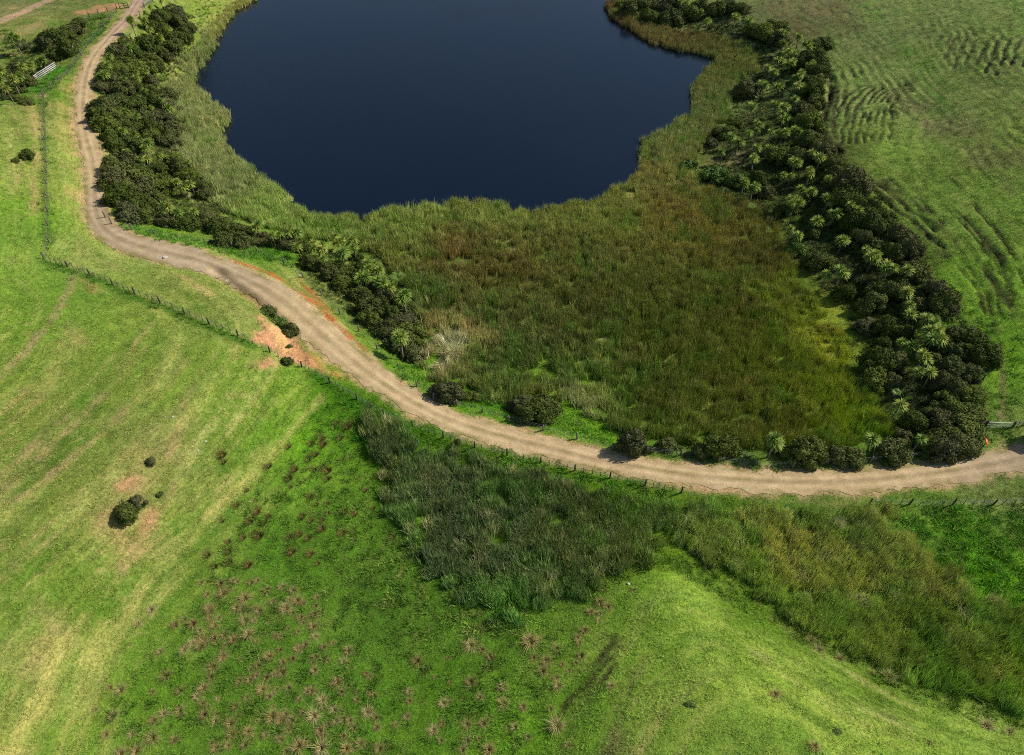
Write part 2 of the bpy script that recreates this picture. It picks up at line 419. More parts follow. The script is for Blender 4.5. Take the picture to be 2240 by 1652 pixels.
# ------------------------------------------------------------------ ground colour (albedo)
def s2l(c):
    c = np.asarray(c, float) / 255.0
    return np.where(c <= .04045, c / 12.92, ((c + .055) / 1.055) ** 2.4)
G_ANCH = [  # photo point, sRGB of the sward itself
    (60, 60, (122, 132, 62)), (60, 20, (134, 132, 80)), (110, 200, (92, 130, 38)), (40, 300, (136, 156, 66)), (60, 450, (112, 150, 45)),
    (150, 300, (152, 152, 78)), (150, 430, (140, 152, 68)), (220, 560, (146, 160, 78)), (400, 620, (142, 152, 70)), (520, 680, (140, 148, 72)),
    (40, 620, (116, 150, 52)), (60, 700, (108, 142, 46)), (250, 720, (126, 152, 56)), (350, 860, (122, 148, 54)), (150, 900, (128, 142, 60)),
    (100, 1050, (126, 140, 60)), (330, 1000, (136, 142, 70)), (520, 900, (122, 150, 54)), (640, 860, (124, 160, 50)), (280, 1150, (138, 144, 72)),
    (100, 1280, (112, 138, 50)), (60, 1450, (120, 148, 58)), (200, 1350, (104, 140, 42)), (120, 1600, (122, 148, 54)), (350, 1200, (126, 150, 56)),
    (650, 960, (92, 148, 30)), (740, 900, (70, 128, 22)), (600, 1200, (80, 128, 34)), (500, 1400, (84, 126, 36)), (350, 1500, (92, 136, 36)),
    (800, 1150, (82, 130, 32)), (850, 1350, (80, 122, 34)), (700, 1550, (82, 130, 34)), (1000, 1500, (72, 122, 26)), (1150, 1600, (100, 150, 36)),
    (1080, 1300, (78, 124, 34)), (1300, 1350, (86, 128, 32)), (1420, 1220, (94, 126, 26)), (1500, 1320, (140, 168, 62)), (1450, 1420, (126, 158, 54)),
    (1700, 1500, (144, 168, 64)), (1400, 1600, (122, 150, 56)), (1900, 1600, (140, 164, 62)), (2150, 1620, (132, 158, 62)), (1650, 1600, (140, 162, 64)),
    (1700, 1370, (84, 118, 26)), (1950, 1480, (84, 116, 28)), (1560, 1220, (70, 108, 20)), (2100, 1200, (82, 140, 16)), (2200, 1300, (86, 142, 18)), (1960, 1160, (86, 124, 34)),
    (2150, 1060, (112, 130, 62)), (1800, 1092, (104, 128, 52)), (2200, 960, (124, 142, 64)), (2190, 800, (108, 152, 38)), (2150, 650, (116, 154, 46)), (2060, 480, (118, 142, 58)),
    (2200, 420, (112, 140, 52)), (2000, 330, (116, 138, 56)), (1900, 200, (128, 142, 74)), (2100, 230, (124, 138, 70)), (2200, 100, (118, 134, 66)), (1950, 80, (112, 124, 66)),
    (1750, 30, (108, 110, 66)), (2050, 20, (112, 128, 66)), (480, 30, (134, 150, 62)), (430, 110, (120, 138, 56)), (300, 510, (110, 150, 40)), (550, 550, (92, 142, 32)), (720, 660, (118, 134, 60)),
    (880, 810, (100, 144, 36)), (1060, 900, (98, 150, 30)), (1260, 945, (106, 158, 30)), (1500, 1005, (106, 134, 48)), (1900, 1010, (112, 136, 52)),
    (1100, 980, (96, 136, 34)), (1300, 1045, (90, 136, 26)), (900, 940, (80, 134, 22)), (1000, 650, (64, 70, 26)), (1400, 650, (60, 66, 26)), (1600, 850, (62, 72, 24)), (1820, 720, (130, 140, 40)),
    (1900, 600, (52, 58, 26)), (1750, 350, (60, 64, 30)), (2050, 850, (46, 54, 22)), (350, 300, (56, 62, 30)), (480, 380, (84, 90, 40)),
]
ga = unproj([(a[0], a[1]) for a in G_ANCH])[:, :2]
gc = np.array([s2l(a[2]) for a in G_ANCH])
gc[:, 0] += .14 * np.maximum(0, gc[:, 1] - gc[:, 0]); gc[:, 2] *= 1.05; gc *= np.array([.96, 1.03, 1.0])
def idw(P, A, C, power=3.0, warp=4.0, seed=60):
    Q = P.copy()
    if warp:
        Q[:, 0] += (fbm(P[:, 0] / 9, P[:, 1] / 9, seed, 3) - .5) * 2 * warp
        Q[:, 1] += (fbm(P[:, 0] / 9, P[:, 1] / 9, seed + 5, 3) - .5) * 2 * warp
    out = np.zeros((len(P), 3)); W = np.zeros(len(P))
    for a, c in zip(A, C):
        r = np.hypot(Q[:, 0] - a[0], Q[:, 1] - a[1])
        w = 1.0 / (r + 1.0) ** power
        out += w[:, None] * c; W += w
    return out / W[:, None]
gcol = np.tile(np.array([.13, .17, .04]), (len(V2), 1))
gcol[nr] = idw(V2[nr], ga, gc)
X, Y = x[nr], y[nr]
# drifts of straw and of lush green that follow the contours
hs = Hs[nr]
st1 = fbm(hs * 2.6 + X * .02, X * .04 + Y * .03, 71, 4, .6)
st2 = fbm(X / 3.2, Y / 3.2, 72, 4, .55)
dry = sstep(.5, .66, .62 * st1 + .38 * st2)
lush = sstep(.55, .72, .5 * fbm(hs * 1.3, X * .05 - Y * .04, 73, 3) + .5 * fbm(X / 4, Y / 4, 74, 4))
past = np.clip((gc[:, 0] / gc[:, 1]), 0, 2)
isp = sstep(.45, .62, gcol[nr][:, 0] / gcol[nr][:, 1])     # swards that already lean to straw
STRAW = s2l((176, 164, 102)); LUSH = s2l((92, 134, 40)); SOIL = s2l((92, 74, 52)); CLAY = s2l((208, 154, 114)); CLAY2 = s2l((230, 188, 122)); GRIT = s2l((196, 166, 122))
c = gcol[nr]
c += (LUSH - c) * (lush * .5 * isp)[:, None]
hillm = sstep(30, 60, X) * sstep(55, 75, Y)
spur = sstep(5, 20, X) * (1 - sstep(60, 75, Y))
dcol = STRAW + (s2l((134, 124, 74)) - STRAW) * hillm[:, None]
c *= (1 + np.array([.24, .26, .22])[None] * hillm[:, None]) * (1 + .12 * spur)[:, None]
c += (dcol - c) * (dry * (.3 - .2 * spur - .12 * hillm) * isp)[:, None]
# narrow pale and green streaks along the contours: stock tracks and mown lines
wob = (fbm(X / 7, Y / 7, 76, 3) - .5) * 1.1
for sd_, fq, lo_, colr, st_ in ((91, 2.4, .80, s2l((182, 186, 100)), .42), (92, 3.4, .86, s2l((190, 168, 110)), .42), (93, 2.8, .80, s2l((84, 124, 34)), .6)):
    q_ = vnoise((hs + wob * .55) * fq, X * .018 + Y * .014, sd_)
    rdg = sstep(lo_, lo_ + .14, 1 - np.abs(2 * q_ - 1)) * sstep(.45, .6, fbm(X / 9, Y / 9, sd_ + 7, 3)) * isp * (1 - hillm * .7) * (1 - spur * .65)
    c += (colr - c) * (rdg * st_)[:, None]
c *= (1 + (fbm(X / 1.2, Y / 1.2, 75, 3) - .5) * .35)[:, None]
gcol[nr] = c
gcol[:, :] += (s2l((62, 52, 36)) - gcol) * (np.maximum(terr_dark * .35, gouge_dark * .85))[:, None]
def paint(pts, color, strength=1.0, soft=1.5, ragged=1.5, seed=1, line=None, breakup=0.0, bs=1.5):
    z = zone(pts)
    i = paint_region(z, 8 + (line or 0))
    P = V2[i]
    if line:
        d, _ = seg_dist(P, smooth_line(z, .8) if len(z) > 2 else z)
        d = d - line + (fbm(P[:, 0] / 3, P[:, 1] / 3, seed, 3) - .5) * 2 * ragged
        m = 1 - sstep(-soft / 2, soft / 2, d)
    else:
        m = mask(P, z, soft, ragged, seed)
    if breakup:
        m = m * (1 - breakup * sstep(.42, .58, fbm(P[:, 0] / bs, P[:, 1] / bs, seed + 3, 3)))
    gcol[i] += (color - gcol[i]) * (m * strength)[:, None]
PATH = s2l((168, 146, 104))
paint([(156, 598), (154, 625), (140, 650), (120, 690), (90, 725), (50, 775), (0, 826), (-20, 850)], PATH, .75, .5, .35, 3, line=.35)
paint([(180, 612), (196, 628), (203, 640)], s2l((172, 128, 88)), .8, .5, .3, 4, line=.4)
paint([(0, 47), (40, 30), (80, 12), (115, -4)], s2l((186, 160, 124)), .9, 1, .3, 5, line=1.7)
paint([(155, 28), (200, 14), (240, 8), (272, 12), (258, 22), (215, 28), (180, 33)], CLAY, .85, 1.5, 1.2, 6, breakup=.5, bs=2)
paint([(25, 65), (90, 45), (100, 60), (60, 72)], s2l((170, 152, 104)), .6, 3, 2, 6)
paint([(85, 208), (100, 203), (104, 212), (92, 216), (70, 210), (50, 206)], s2l((176, 156, 112)), .8, 2, 1, 7)
z_cut = [(553, 686), (572, 688), (600, 712), (640, 736), (672, 772), (700, 800), (730, 825), (690, 812), (640, 792), (612, 778), (575, 758), (550, 748), (556, 722), (575, 720), (562, 700)]
paint(z_cut, CLAY, .95, .8, .8, 8)
paint([(590, 712), (612, 722), (640, 765), (628, 778), (606, 752)], CLAY2, .8, 1, .8, 9, breakup=.3, bs=1)
paint([(640, 760), (700, 780), (760, 820), (780, 845), (730, 830), (680, 800)], s2l((198, 138, 84)), .6, 2, 1.5, 10, breakup=.7)
paint([(560, 792), (590, 780), (602, 798), (580, 812), (560, 806)], CLAY, .9, .8, .8, 11)
paint([(480, 594), (520, 632), (560, 664), (600, 700)], s2l((150, 96, 60)), .75, .8, .6, 12, line=.7, breakup=.5)
paint([(505, 572), (545, 582), (600, 604), (648, 634), (690, 668), (735, 712), (772, 745), (802, 768)], s2l((186, 106, 62)), .85, .5, .5, 13, line=.42, breakup=.35)
paint([(650, 610), (690, 650), (735, 705), (770, 742)], s2l((176, 96, 58)), .75, .6, .7, 14, line=.5, breakup=.35)
paint([(250, 1062), (262, 1050), (292, 1040), (302, 1046), (290, 1064), (262, 1070)], CLAY, .9, .8, .9, 15, breakup=.3, bs=1)
paint([(226, 1098), (240, 1106), (230, 1130), (214, 1140), (222, 1112)], CLAY, .75, 1.2, 1, 16, breakup=.5)
paint([(334, 1112), (340, 1122), (330, 1145), (312, 1166), (320, 1140)], CLAY, .85, .8, .8, 17, breakup=.3)
paint([(210, 1090), (300, 1010), (370, 990), (380, 1040), (340, 1180), (290, 1200), (200, 1160)], s2l((190, 156, 108)), .5, 5, 3, 18, breakup=.5)
paint([(470, 605), (492, 616), (480, 610)], CLAY, .5, 1, .5, 19, line=.8)
paint([(150, 170), (175, 160), (172, 260), (178, 330), (140, 330), (132, 230)], s2l((196, 160, 106)), .55, 4, 3, 20, breakup=.7)
paint([(155, 420), (185, 415), (182, 445), (160, 440)], s2l((206, 170, 112)), .6, 3, 2, 21, breakup=.6)
paint([(0, 1470), (70, 1420), (110, 1380), (120, 1420), (60, 1560), (20, 1652), (0, 1652)], s2l((190, 164, 110)), .5, 5, 3, 22, breakup=.6, bs=2)
for k, L in enumerate([[(10, 1652), (70, 1540), (130, 1430), (180, 1350)], [(130, 1652), (165, 1500), (210, 1440), (290, 1330)], [(28, 1652), (90, 1520), (128, 1400)],
                       [(290, 1330), (340, 1240), (420, 1180)], [(420, 1180), (470, 1120), (560, 1030), (640, 940), (700, 868)], [(180, 1520), (190, 1440), (240, 1360)]]):
    paint(L, s2l((178, 176, 96)), .6, .9, .7, 25 + k, line=.5)
paint([(1215, 1652), (1260, 1560), (1310, 1470), (1350, 1400), (1362, 1405), (1320, 1490), (1275, 1580), (1250, 1652)], s2l((92, 84, 52)), .55, 1.5, 1.2, 34, breakup=.55)
for k, L in enumerate([[(1190, 1620), (1240, 1540), (1290, 1470), (1345, 1392)], [(1225, 1610), (1275, 1520), (1330, 1440)], [(1330, 1652), (1362, 1560), (1385, 1500)]]):
    paint(L, s2l((62, 54, 34)), .75, .5, .6, 36 + k, line=.22, breakup=.5, bs=2)
paint([(1310, 1652), (1340, 1590), (1360, 1600), (1390, 1640), (1390, 1652)], s2l((128, 108, 78)), .75, 2, 1.5, 40)
paint([(2178, 700), (2190, 780), (2195, 850), (2190, 915)], s2l((128, 112, 78)), .6, .5, .4, 41, line=.3)
paint([(2182, 905), (2196, 885), (2196, 912), (2188, 924)], s2l((168, 140, 110)), .8, .8, .3, 42)
for k, L in enumerate([[(1905, 400), (1960, 445), (2010, 500), (2070, 560)], [(1930, 395), (2020, 460), (2080, 520)], [(2105, 475), (2160, 525), (2200, 575)], [(2150, 590), (2190, 640), (2215, 690)]]):
    paint(L, s2l((70, 60, 42)), .7, .8, .9, 44 + k, line=.45, breakup=.5)
for k, L in enumerate([[(1815, 158), (1818, 210), (1805, 250), (1800, 300)], [(1808, 310), (1838, 335)], [(1830, 190), (1826, 230), (1822, 280)], [(1850, 190), (1845, 240)]]):
    paint(L, s2l((48, 42, 28)), .85, .6, .6, 50 + k, line=.5, breakup=.4)
paint([(1650, 0), (1840, 0), (1880, 60), (1780, 90), (1680, 40)], s2l((112, 100, 66)), .6, 10, 6, 56, breakup=.5, bs=4)
paint([(1960, 210), (2120, 260), (2240, 350), (2240, 420), (2080, 330)], s2l((126, 112, 78)), .5, 8, 6, 57, breakup=.6, bs=4)
paint([(1560, 330), (1640, 330), (1660, 360), (1560, 365)], s2l((150, 132, 96)), .6, 3, 2, 58)
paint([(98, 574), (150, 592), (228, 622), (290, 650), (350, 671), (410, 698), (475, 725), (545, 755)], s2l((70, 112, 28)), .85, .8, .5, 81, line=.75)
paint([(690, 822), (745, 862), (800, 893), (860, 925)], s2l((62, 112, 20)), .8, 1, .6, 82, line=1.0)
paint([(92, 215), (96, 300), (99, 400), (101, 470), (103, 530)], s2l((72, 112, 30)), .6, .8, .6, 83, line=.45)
PALEL = s2l((186, 184, 108)); TANL = s2l((178, 152, 104)); DARKL = s2l((78, 116, 32))
for k, (L, colr, wd) in enumerate([
    ([(342, 702), (300, 745), (268, 792)], PALEL, .3), ([(326, 712), (286, 764), (254, 812)], TANL, .3), ([(310, 720), (282, 752), (262, 785)], DARKL, .3),
    ([(160, 898), (100, 945), (60, 985), (0, 1040)], TANL, .45), ([(235, 858), (130, 960), (30, 1050), (-5, 1078)], TANL, .5), ([(225, 880), (140, 968), (60, 1030)], DARKL, .4),
    ([(300, 872), (200, 965), (100, 1048), (20, 1100)], TANL, .4), ([(110, 1000), (40, 1060), (-5, 1096)], PALEL, .35), ([(130, 1000), (60, 1062), (10, 1105)], DARKL, .35),
    ([(422, 848), (396, 900), (386, 960), (360, 1010)], TANL, .35), ([(472, 918), (420, 990), (392, 1040), (350, 1100)], PALEL, .4), ([(382, 1058), (342, 1130), (300, 1190), (258, 1244)], TANL, .45),
    ([(368, 1068), (330, 1130), (292, 1180)], DARKL, .35), ([(560, 850), (500, 940), (440, 1020)], PALEL, .3), ([(600, 850), (540, 960), (470, 1050)], DARKL, .35), ([(250, 780), (170, 860), (80, 930)], PALEL, .3),
    ([(262, 790), (190, 868), (100, 940)], DARKL, .3), ([(82, 250), (78, 330), (72, 400), (70, 470)], TANL, .5), ([(40, 260), (42, 330), (38, 400)], TANL, .4), ([(52, 245), (56, 310), (62, 360)], DARKL, .4),
    ([(20, 280), (22, 350), (18, 440)], PALEL, .4), ([(468, 638), (505, 664), (532, 692)], s2l((110, 86, 50)), .35), ([(440, 640), (462, 668)], s2l((112, 92, 54)), .3), ([(345, 585), (400, 610), (440, 635)], TANL, .3),
    ([(1690, 1350), (1820, 1450), (1960, 1530), (2100, 1600)], PALEL, .3), ([(1660, 1390), (1780, 1480), (1920, 1560), (2060, 1625)], DARKL, .3), ([(1640, 1420), (1760, 1510), (1900, 1590)], PALEL, .3),
    ([(1720, 1440), (1850, 1530), (2000, 1600)], PALEL, .3), ([(1600, 1440), (1720, 1530), (1840, 1610)], DARKL, .3), ([(1760, 1420), (1900, 1510), (2040, 1580), (2200, 1640)], DARKL, .3)]):
    paint(L, colr, .62, .45, .45, 100 + k, line=wd, breakup=.55, bs=1.6)
# worn verge beside the road
m = (1 - sstep(.1, 1.3, rd - rw + (fbm(x / 1.7, y / 1.7, 80, 3) - .5) * 2.2)) * near
gcol += (GRIT - gcol) * (m * .85)[:, None]
lk = near & (ld < 1.2)
gcol[lk] = s2l((52, 46, 30))

# ------------------------------------------------------------------ materials
def mat(name):
    m = D.materials.new(name); m.use_nodes = True
    nt = m.node_tree; b = nt.nodes["Principled BSDF"]
    return m, nt, b
def N(nt, t, **k):
    n = nt.nodes.new(t)
    for a, v in k.items():
        setattr(n, a, v)
    return n
def mixc(nt, fac, a, b, blend='MIX'):
    n = nt.nodes.new("ShaderNodeMix"); n.data_type = 'RGBA'; n.blend_type = blend
    for s, v in ((0, fac), (6, a), (7, b)):
        if hasattr(v, "is_output") or isinstance(v, bpy.types.NodeSocket):
            nt.links.new(v, n.inputs[s])
        else:
            n.inputs[s].default_value = v if s == 0 else (*v, 1) if len(v) == 3 else v
    return n.outputs[2]
def noise(nt, vec, scale, detail=4, rough=.55):
    n = N(nt, "ShaderNodeTexNoise"); n.inputs["Scale"].default_value = scale
    n.inputs["Detail"].default_value = detail; n.inputs["Roughness"].default_value = rough
    if vec is not None:
        nt.links.new(vec, n.inputs["Vector"])
    return n.outputs["Fac"]
def ramp(nt, fac, a, b, lo=0.0, hi=1.0):
    n = N(nt, "ShaderNodeMapRange"); n.interpolation_type = 'SMOOTHSTEP'
    nt.links.new(fac, n.inputs[0])
    for i, v in ((1, a), (2, b), (3, lo), (4, hi)):
        n.inputs[i].default_value = v
    return n.outputs[0]

# ground
M_ground, nt, b = mat("pasture_ground")
ga_n = N(nt, "ShaderNodeAttribute", attribute_name="ground")
geo = N(nt, "ShaderNodeNewGeometry")
pos = geo.outputs["Position"]
n1 = noise(nt, pos, 2.8, 8, .8)
n2 = noise(nt, pos, 8.0, 4, .75)
c1 = mixc(nt, ramp(nt, n1, .3, .7), (.54, .6, .48), (1.5, 1.4, 1.55))
c2 = mixc(nt, ramp(nt, n2, .3, .7), (.7, .72, .7), (1.32, 1.28, 1.3))
cc = mixc(nt, 1.0, ga_n.outputs["Color"], c1, 'MULTIPLY')
cc = mixc(nt, 1.0, cc, c2, 'MULTIPLY')
mp = N(nt, "ShaderNodeMapping"); mp.inputs["Scale"].default_value = (.06, .06, 5.0); nt.links.new(pos, mp.inputs[0])
sk = noise(nt, mp.outputs[0], 1.0, 5, .65)
cc = mixc(nt, 1.0, cc, mixc(nt, ramp(nt, sk, .38, .62), (.84, .92, .84), (1.16, 1.08, 1.12)), 'MULTIPLY')
nt.links.new(cc, b.inputs["Base Color"])
b.inputs["Roughness"].default_value = .95
b.inputs["Specular IOR Level"].default_value = .1
bp = N(nt, "ShaderNodeBump"); bp.inputs["Strength"].default_value = .9; bp.inputs["Distance"].default_value = .16
nt.links.new(noise(nt, pos, 4.5, 6, .75), bp.inputs["Height"])
nt.links.new(bp.outputs[0], b.inputs["Normal"])

# gravel road
M_road, nt, b = mat("gravel_road")
geo = N(nt, "ShaderNodeNewGeometry"); pos = geo.outputs["Position"]
ua = N(nt, "ShaderNodeAttribute", attribute_name="lane")
ra = N(nt, "ShaderNodeAttribute", attribute_name="rcol")
g1 = noise(nt, pos, 6, 6, .75); g2 = noise(nt, pos, .5, 5, .6); g3 = noise(nt, pos, 20, 3, .7)
c1 = mixc(nt, ramp(nt, g1, .3, .7), (.7, .69, .68), (1.24, 1.24, 1.22))
c2 = mixc(nt, ramp(nt, g2, .35, .68), (.86, .84, .8), (1.1, 1.1, 1.1))
cc = mixc(nt, 1.0, ra.outputs["Color"], c1, 'MULTIPLY'); cc = mixc(nt, 1.0, cc, c2, 'MULTIPLY')
dirt = ramp(nt, noise(nt, pos, 1.6, 6, .8), .66, .72)
cc = mixc(nt, dirt, cc, (.17, .12, .075))
nt.links.new(cc, b.inputs["Base Color"])
b.inputs["Roughness"].default_value = .95; b.inputs["Specular IOR Level"].default_value = .15
bp = N(nt, "ShaderNodeBump"); bp.inputs["Strength"].default_value = .5; bp.inputs["Distance"].default_value = .04
nt.links.new(g3, bp.inputs["Height"]); nt.links.new(bp.outputs[0], b.inputs["Normal"])

# water
M_water, nt, b = mat("lake_water")
geo = N(nt, "ShaderNodeNewGeometry"); pos = geo.outputs["Position"]
b.inputs["Base Color"].default_value = (.0022, .0075, .019, 1)
nt.links.new(ramp(nt, noise(nt, pos, .018, 4, .6), .35, .65, .06, .26), b.inputs["Roughness"])
b.inputs["IOR"].default_value = 1.42
bp = N(nt, "ShaderNodeBump"); bp.inputs["Strength"].default_value = .25; bp.inputs["Distance"].default_value = .05
mp = N(nt, "ShaderNodeMapping"); mp.inputs["Scale"].default_value = (1.0, 1.7, 1); nt.links.new(pos, mp.inputs[0])
nt.links.new(noise(nt, mp.outputs[0], 1.4, 5, .65), bp.inputs["Height"]); nt.links.new(bp.outputs[0], b.inputs["Normal"])

def foliage_mat(name, attr_type, base=None, rough=.6, spec=.25, trans=.0, rnd=None, tip=None, leafvar=.35, mixleaf=None):
    """leaf colour: from an instance attribute or from the object's own random value"""
    m, nt, b = mat(name)
    if base is None:
        a = N(nt, "ShaderNodeAttribute", attribute_name="col"); a.attribute_type = 'INSTANCER'
        c = a.outputs["Color"]
    else:
        oi = N(nt, "ShaderNodeObjectInfo")
        cr = N(nt, "ShaderNodeValToRGB")
        el = cr.color_ramp.elements
        el[0].position = 0; el[0].color = (*base[0], 1); el[1].position = 1; el[1].color = (*base[-1], 1)
        for k, q in enumerate(base[1:-1]):
            e = el.new((k + 1) / (len(base) - 1)); e.color = (*q, 1)
        nt.links.new(oi.outputs["Random"], cr.inputs[0]); c = cr.outputs[0]
    lv = N(nt, "ShaderNodeAttribute", attribute_name="leaf")
    f = lv.outputs["Fac"]
    c = mixc(nt, 1.0, c, mixc(nt, f, (1 - leafvar,) * 3, (1 + leafvar, 1 + leafvar, 1 + leafvar * .6)), 'MULTIPLY')
    if mixleaf is not None:
        for lo_, hi_, colr in mixleaf:
            c = mixc(nt, ramp(nt, f, lo_, hi_, 0, .75), c, colr)
    if tip is not None:
        tv = N(nt, "ShaderNodeAttribute", attribute_name="tip")
        c = mixc(nt, ramp(nt, tv.outputs["Fac"], .35, 1.0, 0, tip[1]), c, tip[0])
    nt.links.new(c, b.inputs["Base Color"])
    b.inputs["Roughness"].default_value = rough
    b.inputs["Specular IOR Level"].default_value = spec
    if trans:
        out = nt.nodes["Material Output"]
        tr = N(nt, "ShaderNodeBsdfTranslucent"); nt.links.new(c, tr.inputs[0])
        mx = N(nt, "ShaderNodeMixShader"); mx.inputs[0].default_value = trans
        nt.links.new(b.outputs[0], mx.inputs[1]); nt.links.new(tr.outputs[0], mx.inputs[2]); nt.links.new(mx.outputs[0], out.inputs[0])
    return m
M_reed = foliage_mat("reed_blades", 'i', None, .55, .3, 0, tip=((.33, .29, .12), .2), leafvar=.62, mixleaf=[(.90, .93, (.42, .36, .2)), (.08, .06, (.2, .14, .07))])
M_grass = foliage_mat("grass_blades", 'i', None, .6, .2, 0, tip=((.36, .33, .12), .2))
M_bush = foliage_mat("shrub_leaves", 'o', [(.105, .135, .032), (.082, .112, .022), (.145, .145, .06), (.1, .125, .034), (.155, .195, .036), (.125, .128, .06), (.09, .125, .027), (.13, .152, .042)], .7, .06, .1)
M_bright = foliage_mat("fresh_leaves", 'o', [(.11, .19, .03), (.14, .2, .035)], .5, .3, .2)
M_cab = foliage_mat("cabbage_tree_leaves", 'o', [(.25, .37, .06), (.34, .42, .075), (.2, .33, .055), (.44, .48, .1)], .6, .15, .15, tip=((.4, .42, .12), .2))
M_dead = foliage_mat("dead_leaves", 'o', [(.3, .22, .1), (.36, .28, .13)], .8, .1)
M_flax = foliage_mat("flax_leaves", 'o', [(.1, .13, .05), (.13, .17, .07)], .45, .4, .1)
M_fern = foliage_mat("fern_fronds", 'o', [(.22, .33, .06), (.2, .3, .05)], .5, .3, .25)
M_tuss = foliage_mat("tussock_blades", 'o', [(.42, .34, .12), (.5, .41, .16), (.35, .27, .1), (.3, .3, .085), (.58, .5, .23), (.38, .34, .11)], .9, .02, .1, tip=((.58, .48, .22), .4))
M_rush = foliage_mat("rush_blades", 'o', [(.24, .2, .06), (.26, .18, .065), (.18, .21, .05), (.29, .23, .085)], .85, .04, .1, tip=((.27, .19, .075), .5))
def plain(name, col, rough=.8, var=.25, scale=6, metal=0, spec=.3):
    m, nt, b = mat(name)
    tc = N(nt, "ShaderNodeTexCoord")
    c = mixc(nt, noise(nt, tc.outputs["Object"], scale, 5, .6), tuple(q * (1 - var) for q in col), tuple(min(1, q * (1 + var)) for q in col))
    nt.links.new(c, b.inputs["Base Color"]); b.inputs["Roughness"].default_value = rough; b.inputs["Metallic"].default_value = metal
    b.inputs["Specular IOR Level"].default_value = spec
    return m
M_bark = plain("pale_bark", (.2, .165, .12), .9)
M_dbark = plain("dark_bark", (.12, .09, .065), .9)
M_post = plain("weathered_post", (.2, .17, .13), .9, .35, 9)
M_post2 = plain("dark_post", (.07, .06, .045), .9, .35, 9)
M_wire = plain("fence_wire", (.32, .32, .31), .45, .15, 20, .6)
M_galv = plain("galvanised_steel", (.6, .61, .62), .45, .12, 8, .4)
M_rail = plain("bleached_rail", (.62, .6, .56), .8, .15, 8)
M_orange = plain("orange_plastic", (.85, .16, .035), .45, .08, 6)
M_stone = plain("pale_stone", (.6, .57, .5), .85, .2, 5)
M_plume = plain("plume", (.72, .64, .5), .9, .15, 10)
M_tin = plain("shed_tin", (.2, .24, .22), .5, .2, 3, .3)
M_mesh = plain("gate_mesh", (.3, .34, .3), .5, .15, 20, .5)

# ------------------------------------------------------------------ mesh helpers
def np_mesh(name, verts, faces, material, attrs=None, smooth=False):
    """faces: list of arrays (k, n) of quads / tris"""
    me = D.meshes.new(name)
    verts = np.asarray(verts, np.float32)
    if isinstance(faces, list) and len(faces) and isinstance(faces[0], tuple):
        faces = [faces]
    fl = [np.asarray(f, np.int32) for f in (faces if isinstance(faces, list) else [faces]) if len(f)]
    nl = sum(f.size for f in fl); npoly = sum(len(f) for f in fl)
    me.vertices.add(len(verts)); me.vertices.foreach_set("co", verts.ravel())
    me.loops.add(nl); me.loops.foreach_set("vertex_index", np.concatenate([f.ravel() for f in fl]))
    tot = np.concatenate([np.full(len(f), f.shape[1], np.int32) for f in fl])
    me.polygons.add(npoly)
    me.polygons.foreach_set("loop_start", np.concatenate([[0], np.cumsum(tot)[:-1]]).astype(np.int32))
    me.polygons.foreach_set("loop_total", tot)
    for nm, (tp, arr) in (attrs or {}).items():
        at = me.attributes.new(nm, tp, 'POINT')
        key = {"FLOAT": "value", "INT": "value", "FLOAT_COLOR": "color", "FLOAT_VECTOR": "vector"}[tp]
        at.data.foreach_set(key, np.asarray(arr, np.float32 if tp != "INT" else np.int32).ravel())
    if smooth:
        me.polygons.foreach_set("use_smooth", np.ones(npoly, bool))
    me.materials.append(material)
    me.update(calc_edges=True)
    return me
def obj(name, me, parent=None, loc=None, rot=None, scale=None):
    o = D.objects.new(name, me)
    COL.objects.link(o)
    if parent is not None:
        o.parent = parent
    if loc is not None:
        o.location = loc
    if rot is not None:
        o.rotation_euler = rot
    if scale is not None:
        o.scale = scale if hasattr(scale, "__len__") else (scale,) * 3
    return o
def tag(o, label=None, cat=None, group=None, kind=None):
    for k, v in (("label", label), ("category", cat), ("group", group), ("kind", kind)):
        if v:
            o[k] = v
    return o

